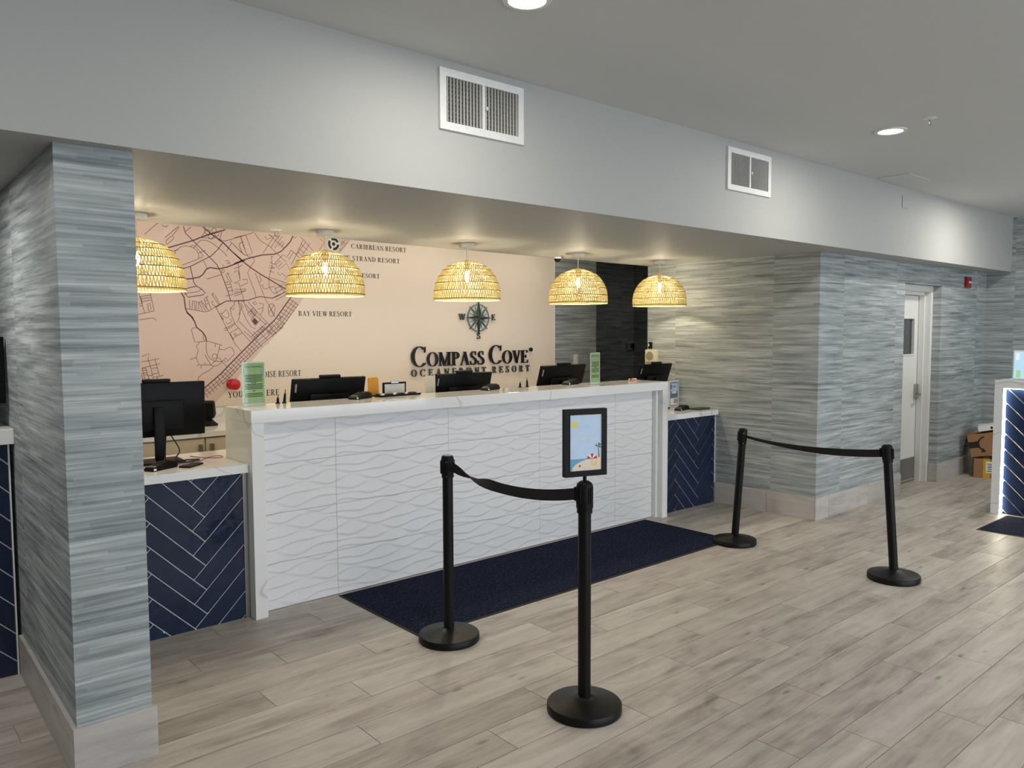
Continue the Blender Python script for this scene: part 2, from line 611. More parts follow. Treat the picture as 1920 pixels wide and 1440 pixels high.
# door in the recess
d = struct(root('door_1', (8.43, 3.51, 0)))
obj('door_leaf', MB().box(8.03, 8.83, 3.49, 3.535, 0.012, 1.372).box(8.03, 8.83, 3.49, 3.535, 1.748, 1.99).box(8.03, 8.15, 3.49, 3.535, 1.372, 1.748).box(8.705, 8.83, 3.49, 3.535, 1.372, 1.748), M['doorpaint'], d)
obj('door_window', MB().box(8.15, 8.705, 3.508, 3.516, 1.372, 1.748), M['glass'], d)
obj('window_bead', MB().box(8.14, 8.715, 3.482, 3.491, 1.36, 1.374).box(8.14, 8.715, 3.482, 3.491, 1.746, 1.76).box(8.703, 8.715, 3.482, 3.491, 1.375, 1.745), M['doorpaint'], d)
obj('kick_plate', MB().box(8.05, 8.81, 3.486, 3.491, 0.03, 0.262), M['steel'], d)
obj('door_sweep', MB().box(8.04, 8.82, 3.482, 3.491, 0.004, 0.022), M['chrome'], d)
jb = MB().box(8.835, 8.889, 3.376, 3.56, 0.0, 2.088).box(8.81, 8.8345, 3.43, 3.485, 0.0, 2.0)
jb.box(7.981, 8.03, 3.376, 3.56, 0, 2.088).box(8.031, 8.834, 3.376, 3.56, 2.03, 2.088).box(8.04, 8.81, 3.43, 3.485, 1.995, 2.029)
obj('door_frame', jb, M['doorpaint'], d)
h = obj('lock_plate', MB().box(8.742, 8.795, 3.458, 3.491, 0.885, 1.05, 0.008), M['chrome'], d, smooth=True)
obj('lever', MB().tube([(8.768, 3.46, 0.945), (8.768, 3.425, 0.945), (8.70, 3.418, 0.94), (8.655, 3.42, 0.937)], 0.010, 8), M['chrome'], d, smooth=True)
obj('recess_back', MB().box(7.981, 8.889, 3.57, 3.60, 0, 2.089), M['doorpaint'], d)

# ------------------------------------------------------------------ herringbone tile fields
TW, TL, TG = 0.0957, 0.400, 0.0052


def clip(poly, x0, x1, y0, y1):
    for ax, v, sg in ((0, x0, 1), (0, x1, -1), (1, y0, 1), (1, y1, -1)):
        out = []
        for i in range(len(poly)):
            a, b = poly[i], poly[(i + 1) % len(poly)]
            da, db = (a[ax] - v) * sg, (b[ax] - v) * sg
            if da >= 0:
                out.append(a)
            if (da >= 0) != (db >= 0):
                k = da / (da - db)
                out.append((a[0] + (b[0] - a[0]) * k, a[1] + (b[1] - a[1]) * k))
        poly = out
        if len(poly) < 3:
            return None
    ar = 0.5 * sum(poly[i][0] * poly[(i + 1) % len(poly)][1] - poly[(i + 1) % len(poly)][0] * poly[i][1] for i in range(len(poly)))
    if abs(ar) < 6e-5:
        return None
    return poly if ar > 0 else poly[::-1]


def inset(poly, d):
    n = len(poly)
    out = []
    for i in range(n):
        p, q, r_ = Vector(poly[i - 1]), Vector(poly[i]), Vector(poly[(i + 1) % n])
        e1, e2 = (q - p), (r_ - q)
        if e1.length < 1e-6 or e2.length < 1e-6:
            out.append(tuple(q))
            continue
        e1.normalize()
        e2.normalize()
        n1, n2 = Vector((-e1.y, e1.x)), Vector((-e2.y, e2.x))
        b = n1 + n2
        k = d / max(0.35, 1 + n1.dot(n2)) if b.length > 1e-6 else 0
        out.append(tuple(q + b * k))
    return out


def herringbone(parent, a0, a1, b0, b1, ra, rb, fn, mirror=False, depth=0.006):
    """tiles over the rectangle a0..a1 x b0..b1; (ra, rb) is one lattice corner; fn(a, b, d) -> 3D, d outwards"""
    s2 = math.sqrt(2)
    for j in range(-14, 15):
        for i in range(-40, 41):
            ox, oy = TW * i + (TL + TW) * j, TW * i + (TW - TL) * j
            for (x0, x1, y0, y1) in ((ox, ox + TL, oy, oy + TW), (ox + TL, ox + TL + TW, oy + TW - TL, oy + TW)):
                g = TG / 2
                q = [(x0 + g, y0 + g), (x1 - g, y0 + g), (x1 - g, y1 - g), (x0 + g, y1 - g)]
                pq = []
                for (x, y) in q:
                    X, Z = (x - y) / s2, (x + y) / s2
                    pq.append((ra + (-X if mirror else X), rb + Z))
                if max(p[0] for p in pq) < a0 or min(p[0] for p in pq) > a1 or max(p[1] for p in pq) < b0 or min(p[1] for p in pq) > b1:
                    continue
                c = clip(pq, a0, a1, b0, b1)
                if not c:
                    continue
                top = inset(c, 0.003)
                n = len(c)
                vs = [fn(a, b, 0) for a, b in c] + [fn(a, b, depth - 0.002) for a, b in c] + [fn(a, b, depth) for a, b in top]
                fs = [tuple(range(n - 1, -1, -1)), tuple(range(2 * n, 3 * n))]
                for k in range(n):
                    k2 = (k + 1) % n
                    fs += [(k, k2, n + k2, n + k), (n + k, n + k2, 2 * n + k2, 2 * n + k)]
                obj('tile', MB().add(vs, fs), M['navy'], parent)


fy = lambda y: (lambda a, b, d: (a, y - d, b))
# left low counter
sc = root('side_counter', (1.31, 4.6, 0), 'low counter faced with navy herringbone tiles beside the striped pier', 'counter', 'low tiled side counters')
obj('carcass', MB().box(0.8875, 1.744, 4.306, 4.9, 0, 0.838), M['grout'], sc)
herringbone(sc, 0.8885, 1.7205, 0.002, 0.836, 1.507, 0.0755, fy(4.306))
obj('edge_trim', MB().box(1.7215, 1.744, 4.297, 4.306, 0, 0.838), M['chrome'], sc)
sc = root('side_counter', (5.88, 4.6, 0), 'low counter faced with navy herringbone tiles against the striped right wall', 'counter', 'low tiled side counters')
obj('carcass', MB().box(5.478, 6.298, 4.306, 4.9, 0, 0.838), M['grout'], sc)
herringbone(sc, 5.479, 6.284, 0.002, 0.836, 6.034, 0.078, fy(4.306))
obj('edge_trim', MB().box(6.286, 6.297, 4.299, 4.306, 0.194, 0.838), M['white'], sc)
# counter of the bay left of the pier
sc = root('bay_counter', (-0.7, 4.6, 0), 'tall navy tiled counter with veined white top left of the striped pier', 'counter')
obj('carcass', MB().box(-2.0, 0.606, 4.306, 4.62, 0, 1.11), M['grout'], sc)
herringbone(sc, -0.75, 0.605, 0.002, 1.108, 0.71, 0.095, fy(4.306))
obj('edge_trim', MB().box(0.6065, 0.613, 4.296, 4.31, 0.0, 1.11), M['white'], sc)
obj('top_slab', MB().box(-2.0, 0.629, 4.262, 4.65, 1.1105, 1.182, 0.002), M['quartz'], sc)

# worktop: one slab running past the front counter at desk height
poly = [(0.873, 4.272), (1.748, 4.272), (1.748, 4.612), (5.478, 4.612), (5.478, 4.272), (6.2995, 4.272), (6.2995, 4.93), (0.873, 4.93)]
wt = obj('worktop', MB().prism(poly, 0.839, 0.885, lambda a, b, d: (a, b, d)), M['quartz'], origin=(3.6, 4.6, 0.839))
tag(wt, 'long pale stone worktop at desk height behind the white front counter', 'worktop')

# ------------------------------------------------------------------ white front counter
rc = root('reception_counter', (3.61, 4.41, 0), 'long white front counter with wavy relief panels and thick veined stone surround', 'counter')
obj('top_slab', MB().box(1.75, 5.475, 4.225, 4.608, 1.118, 1.19, 0.0015), M['quartz'], rc)
obj('side_slab', MB().box(1.75, 1.823, 4.225, 4.608, 0.0, 1.1175, 0.0015), M['quartz'], rc)
obj('side_slab', MB().box(5.403, 5.475, 4.225, 4.608, 0.0, 1.1175, 0.0015), M['quartz'], rc)
obj('carcass', MB().box(1.824, 5.402, 4.325, 4.60, 0.0, 1.117), M['wave'], rc)
obj('filler', MB().box(5.372, 5.402, 4.275, 4.324, 0.0, 1.117), M['white'], rc)

PW, PH, NW = 0.858, 0.2935, 6


def wave_h(u, v):
    tau = 2 * math.pi
    fu = u / PW

    def crest(k):
        kk = k % NW
        base = k / NW
        return (base + 0.052 * math.sin(tau * (2 * fu + 0.31 * kk)) + 0.040 * math.sin(tau * (3 * fu + 0.57 * kk + 0.2)) + 0.022 * math.sin(tau * (fu + 0.13 * kk)))
    y = v / PH
    k = math.floor(y * NW) - 2
    best = -9
    lo, hi = None, None
    cs = sorted(crest(q) for q in range(k - 1, k + 6))
    for i in range(len(cs) - 1):
        if cs[i] <= y < cs[i + 1]:
            lo, hi = cs[i], cs[i + 1]
            break
    t = (y - lo) / max(hi - lo, 1e-4)
    wdt = min(1.0, (hi - lo) * NW)
    # rounded swell that ends in a crisp lip at its lower edge
    return wdt * 0.0052 * (1 - t) ** 1.25 * min(1.0, t / 0.10)


def wave_panel(u0, u1, v0, v1):
    nu, nv = max(8, int(64 * (u1 - u0) / PW)), max(8, int(72 * (v1 - v0) / PH))
    vs, fs = [], []
    for j in range(nv + 1):
        for i in range(nu + 1):
            u, v = u0 + (u1 - u0) * i / nu, v0 + (v1 - v0) * j / nv
            vs.append((u - u0, -0.006 - wave_h(u, v), v - v0))
    for j in range(nv):
        for i in range(nu):
            a = j * (nu + 1) + i
            fs.append((a, a + 1, a + nu + 2, a + nu + 1))
    # skirt back to the carcass
    rim = [i for i in range(nu + 1)] + [j * (nu + 1) + nu for j in range(1, nv + 1)] + [nv * (nu + 1) + i for i in range(nu - 1, -1, -1)] + [j * (nu + 1) for j in range(nv - 1, 0, -1)]
    n0 = len(vs)
    vs += [(vs[i][0], 0.0, vs[i][2]) for i in rim]
    for k in range(len(rim)):
        k2 = (k + 1) % len(rim)
        fs.append((rim[k], n0 + k, n0 + k2, rim[k2]))
    return MB().add(vs, fs)


cols = [1.825, 2.316, 3.174, 4.032, 4.890, 5.371]
rows = [0.004, 0.276, 0.5695, 0.863, 1.1165]
cache = {}
for i in range(5):
    for j in range(4):
        x0, x1, z0, z1 = cols[i] + 0.0011, cols[i + 1] - 0.0011, rows[j] + 0.0011, rows[j + 1] - 0.0011
        u0 = (PW - (cols[1] - cols[0])) if i == 0 else 0.0
        v0 = (PH - (rows[1] - rows[0])) if j == 0 else 0.0
        key = (i if i in (0, 4) else 1, j if j in (0, 3) else 1)
        if key not in cache:
            o = obj('wave_panel', wave_panel(u0, u0 + x1 - x0, v0, v0 + z1 - z0), M['wave'], rc, smooth=True, local=True, ang=50)
            cache[key] = o.data
        else:
            o = bpy.data.objects.new('wave_panel', cache[key])
            link(o, rc)
        o.location = Vector((x0, 4.323, z0)) - Vector((3.61, 4.41, 0))

# ------------------------------------------------------------------ back cabinets
bc = root('back_cabinet', (3.6, 6.0, 0), 'cream low cabinet run with drawers along the map wall', 'cabinet')
obj('carcass', MB().box(0.9, 6.14, 5.72, 6.345, 0.09, 0.875).box(0.9, 6.14, 5.78, 6.345, 0, 0.09), M['cream'], bc)
obj('counter_slab', MB().box(0.88, 6.15, 5.685, 6.347, 0.876, 0.916, 0.002), M['quartz'], bc)
obj('backsplash', MB().box(0.88, 6.15, 6.318, 6.337, 0.9165, 1.022), M['quartz'], bc)
x = 0.715
while x < 5.9:
    ev = round((x - 0.715) / 0.652) % 2
    xa = max(x, 0.905)
    dr = obj('drawer', MB().box(xa + 0.004, x + 0.65 - 0.004, 5.70, 5.719, 0.70, 0.868, 0.002), M['cream'], bc)
    obj('pull', MB().box(xa + (x + 0.60 - xa if ev else 0.03), xa + (x + 0.625 - xa if ev else 0.055), 5.675, 5.699, 0.775, 0.825), M['chrome'], dr)
    dr = obj('cabinet_door', MB().box(xa + 0.004, x + 0.65 - 0.004, 5.70, 5.719, 0.10, 0.692, 0.002), M['cream'], bc)
    obj('pull', MB().box(xa + 0.03, xa + 0.055, 5.675, 5.699, 0.60, 0.67), M['chrome'], dr)
    x += 0.652

# ------------------------------------------------------------------ serif capitals built from polygons
SW, HW = 0.165, 0.05     # thick and thin strokes for a cap height of 1


def _rect(x0, y0, x1, y1):
    return [(x0, y0), (x1, y0), (x1, y1), (x0, y1)]


def _serif(x0, x1, y, up):
    e, t = 0.075, 0.035
    y1 = y + (t if up else -t)
    a, b = sorted((y, y1))
    k = 0.07 if up else -0.07
    return [_rect(x0 - e, a, x1 + e, b), [(x0 - e, y1), (x0, y1), (x0, y1 + k)] if up else [(x0 - e, y1), (x0, y1 + k), (x0, y1)],
            [(x1, y1), (x1 + e, y1), (x1, y1 + k)] if up else [(x1, y1), (x1, y1 + k), (x1 + e, y1)]]


def _stem(x0, w, y0=0.0, y1=1.0, bot=True, top=True):
    ps = [_rect(x0, y0, x0 + w, y1)]
    if bot:
        ps += _serif(x0, x0 + w, y0, True)
    if top:
        ps += _serif(x0, x0 + w, y1, False)
    return ps


def _arc(cx, cy, rx, ry, a0, a1, sw=SW, hw=HW, n=20):
    ps = []
    P = []
    for i in range(n + 1):
        a = R(a0 + (a1 - a0) * i / n)
        P.append(((cx + rx * math.cos(a), cy + ry * math.sin(a)), (cx + (rx - sw) * math.cos(a), cy + (ry - hw) * math.sin(a))))
    for i in range(n):
        ps.append([P[i][0], P[i + 1][0], P[i + 1][1], P[i][1]])
    return ps


def _diag(x0, y0, x1, y1, w):
    return [[(x0 - w / 2, y0), (x0 + w / 2, y0), (x1 + w / 2, y1), (x1 - w / 2, y1)]]


def glyph(c):
    s, h = SW, HW
    if c == 'I':
        return _stem(0.09, s), 0.34
    if c == 'H':
        return _stem(0.09, s) + _stem(0.56, s) + [_rect(0.2, 0.48, 0.6, 0.53)], 0.82
    if c == 'E':
        return _stem(0.09, s) + [_rect(0.1, 0.95, 0.62, 1.0), _rect(0.57, 0.80, 0.62, 0.96), _rect(0.2, 0.49, 0.48, 0.54), _rect(0.45, 0.40, 0.49, 0.63), _rect(0.1, 0.0, 0.64, 0.05), [(0.60, 0.04), (0.645, 0.04), (0.67, 0.24), (0.64, 0.24)]], 0.70
    if c == 'F':
        return _stem(0.09, s) + [_rect(0.1, 0.95, 0.60, 1.0), _rect(0.55, 0.80, 0.60, 0.96), _rect(0.2, 0.47, 0.48, 0.52), _rect(0.45, 0.38, 0.49, 0.61)], 0.63
    if c == 'T':
        return _stem(0.27, s, top=False) + [_rect(0.02, 0.95, 0.685, 1.0), [(0.02, 0.96), (0.0, 0.78), (0.03, 0.78), (0.07, 0.96)], [(0.635, 0.96), (0.675, 0.78), (0.705, 0.78), (0.685, 0.96)]], 0.70
    if c == 'N':
        return _stem(0.11, h, top=False) + _diag(0.14, 1.0, 0.68, 0.0, s) + _stem(0.66, h, bot=False, y0=0.0) + [_rect(0.0, 0.965, 0.16, 1.0)], 0.80
    if c == 'M':
        return _stem(0.10, h, top=False) + _diag(0.155, 1.0, 0.47, 0.0, s) + _diag(0.47, 0.0, 0.78, 1.0, h) + _stem(0.74, s) + [_rect(0.0, 0.965, 0.16, 1.0)], 1.0
    if c == 'A':
        return _diag(0.10, 0.0, 0.385, 1.0, h) + _diag(0.64, 0.0, 0.385, 1.0, s) + [_rect(0.2, 0.32, 0.56, 0.365), _rect(0.0, 0, 0.22, 0.035), _rect(0.50, 0, 0.80, 0.035)], 0.79
    if c == 'V':
        return _diag(0.16, 1.0, 0.42, 0.0, s) + _diag(0.66, 1.0, 0.42, 0.0, h) + [_rect(0.0, 0.965, 0.31, 1.0), _rect(0.54, 0.965, 0.77, 1.0)], 0.75
    if c == 'W':
        return _diag(0.15, 1.0, 0.36, 0.0, s) + _diag(0.53, 1.0, 0.36, 0.0, h) + _diag(0.53, 1.0, 0.75, 0.0, s) + _diag(0.95, 1.0, 0.75, 0.0, h) + [_rect(0.0, 0.965, 0.3, 1.0), _rect(0.4, 0.965, 0.66, 1.0), _rect(0.84, 0.965, 1.05, 1.0)], 1.04
    if c == 'Y':
        return _stem(0.30, s, 0.0, 0.48, top=False) + _diag(0.14, 1.0, 0.385, 0.44, s) + _diag(0.66, 1.0, 0.42, 0.44, h) + [_rect(0.0, 0.965, 0.28, 1.0), _rect(0.54, 0.965, 0.77, 1.0)], 0.74
    if c == 'U':
        return _stem(0.10, s, 0.3, 1.0, bot=False) + _stem(0.62, h, 0.3, 1.0, bot=False) + _arc(0.385, 0.30, 0.285, 0.32, 180, 360, s * 0.8, 0.06), 0.79
    if c == 'O':
        return _arc(0.43, 0.5, 0.43, 0.52, 0, 360, n=36), 0.86
    if c == 'C':
        return _arc(0.44, 0.5, 0.44, 0.52, 48, 318, n=30) + [[(0.70, 0.70), (0.75, 0.70), (0.76, 1.0), (0.71, 0.95)], [(0.715, 0.17), (0.765, 0.20), (0.72, 0.10), (0.66, 0.10)]], 0.80
    if c == 'D':
        return _stem(0.09, s) + _arc(0.32, 0.5, 0.46, 0.5, -90, 90), 0.82
    if c == 'P':
        return _stem(0.09, s) + _arc(0.30, 0.735, 0.33, 0.265, -90, 90), 0.65
    if c == 'R':
        return _stem(0.09, s) + _arc(0.30, 0.745, 0.32, 0.255, -90, 90) + _diag(0.36, 0.5, 0.66, 0.0, s) + [_rect(0.58, 0.0, 0.80, 0.035)], 0.77
    if c == 'B':
        return _stem(0.09, s) + _arc(0.30, 0.76, 0.30, 0.24, -90, 90) + _arc(0.31, 0.27, 0.36, 0.27, -90, 90), 0.71
    if c == 'S':
        ps = _arc(0.29, 0.75, 0.25, 0.27, 40, 225, 0.13, h, 14) + _arc(0.29, 0.26, 0.28, 0.28, -140, 45, 0.14, h, 14)
        ps += [[(0.06, 0.66), (0.16, 0.55), (0.26, 0.62), (0.17, 0.72)], [(0.16, 0.55), (0.33, 0.43), (0.44, 0.50), (0.26, 0.62)], [(0.33, 0.43), (0.42, 0.33), (0.54, 0.38), (0.44, 0.50)]]
        ps += [_rect(0.44, 0.72, 0.48, 1.0), _rect(0.03, 0.0, 0.07, 0.30)]
        return ps, 0.60
    return [], 0.32


def layout(words, gap=0.08):
    """words: list of (char, size); returns list of (char, size, x) and the width"""
    out, x = [], 0.0
    for c, sz in words:
        if c == ' ':
            x += 0.32 * sz
            continue
        out.append((c, sz, x))
        x += (glyph(c)[1] + gap) * sz
    return out, x


def text_mesh(chars, x0, x1, z0, cap, y0, y1, gap=0.08):
    """one MB for each letter; letters run x0..x1 in the XZ plane, extruded y0..y1"""
    lay, wd = layout(chars, gap)
    kx = (x1 - x0) / (wd - gap)
    res = []
    for c, sz, x in lay:
        mb = MB()
        for p in glyph(c)[0]:
            mb.prism([(x0 + (x + a * sz) * kx, z0 + b * sz * cap) for a, b in p], y0, y1, lambda a, b, d: (a, d, b))
        res.append((c, mb))
    return res


def merge(lst):
    m = MB()
    for c, q in lst:
        m.add(q.v, q.f)
    return m


# ------------------------------------------------------------------ printed map on the back wall
YW = 6.35
mu = root('map_mural', (3.5, YW, 1.0), 'wall sized pink and cream street map mural behind the counter', 'mural')
obj('sea_sheet', MB().box(0.873, 6.15, YW - 0.004, YW - 0.0005, 1.0225, ZC), M['sea'], mu)
coast = [(3.80, 2.70), (3.618, 2.48), (3.351, 2.185), (3.129, 1.93), (2.974, 1.735), (2.93, 1.685), (2.94, 1.665), (2.90, 1.645), (2.851, 1.596), (2.80, 1.548), (2.806, 1.535), (2.77, 1.52), (2.691, 1.436), (2.566, 1.305), (2.451, 1.174), (2.346, 1.072), (2.30, 1.023)]
obj('land_sheet', MB().prism([(0.874, 1.023), (0.874, 2.70)] + coast, YW - 0.0045, YW - 0.0041, lambda a, b, d: (a, d, b)), M['land'], mu)
obj('trim_strip', MB().box(6.15, 6.166, YW - 0.008, YW - 0.0005, 1.0225, ZC), M['white'], mu)


def ribbons(spec, y):
    mb, pale = MB(), MB()
    wid = {1: 0.0042, 2: 0.0066, 3: 0.0100, 4: 0.020, 6: 0.036}
    for item in spec.split('|'):
        k, pts = item.split(':')
        k = int(k)
        w_ = wid[k] / 2
        P = [Vector((int(a) / 1000.0, int(b) / 1000.0)) for a, b in (q.split(',') for q in pts.split())]
        P = [p for i, p in enumerate(P) if i == 0 or (p - P[i - 1]).length > 1e-4]
        if len(P) < 2:
            continue
        tgt = pale if k == 6 else mb
        n0 = []
        for i, p in enumerate(P):
            t = (P[min(i + 1, len(P) - 1)] - P[max(i - 1, 0)]).normalized()
            nn = Vector((-t.y, t.x)) * w_
            n0 += [(p.x + nn.x, y, p.y + nn.y), (p.x - nn.x, y, p.y - nn.y)]
        tgt.add(n0, [(2 * i, 2 * i + 1, 2 * i + 3, 2 * i + 2) for i in range(len(P) - 1)])
    return mb, pale


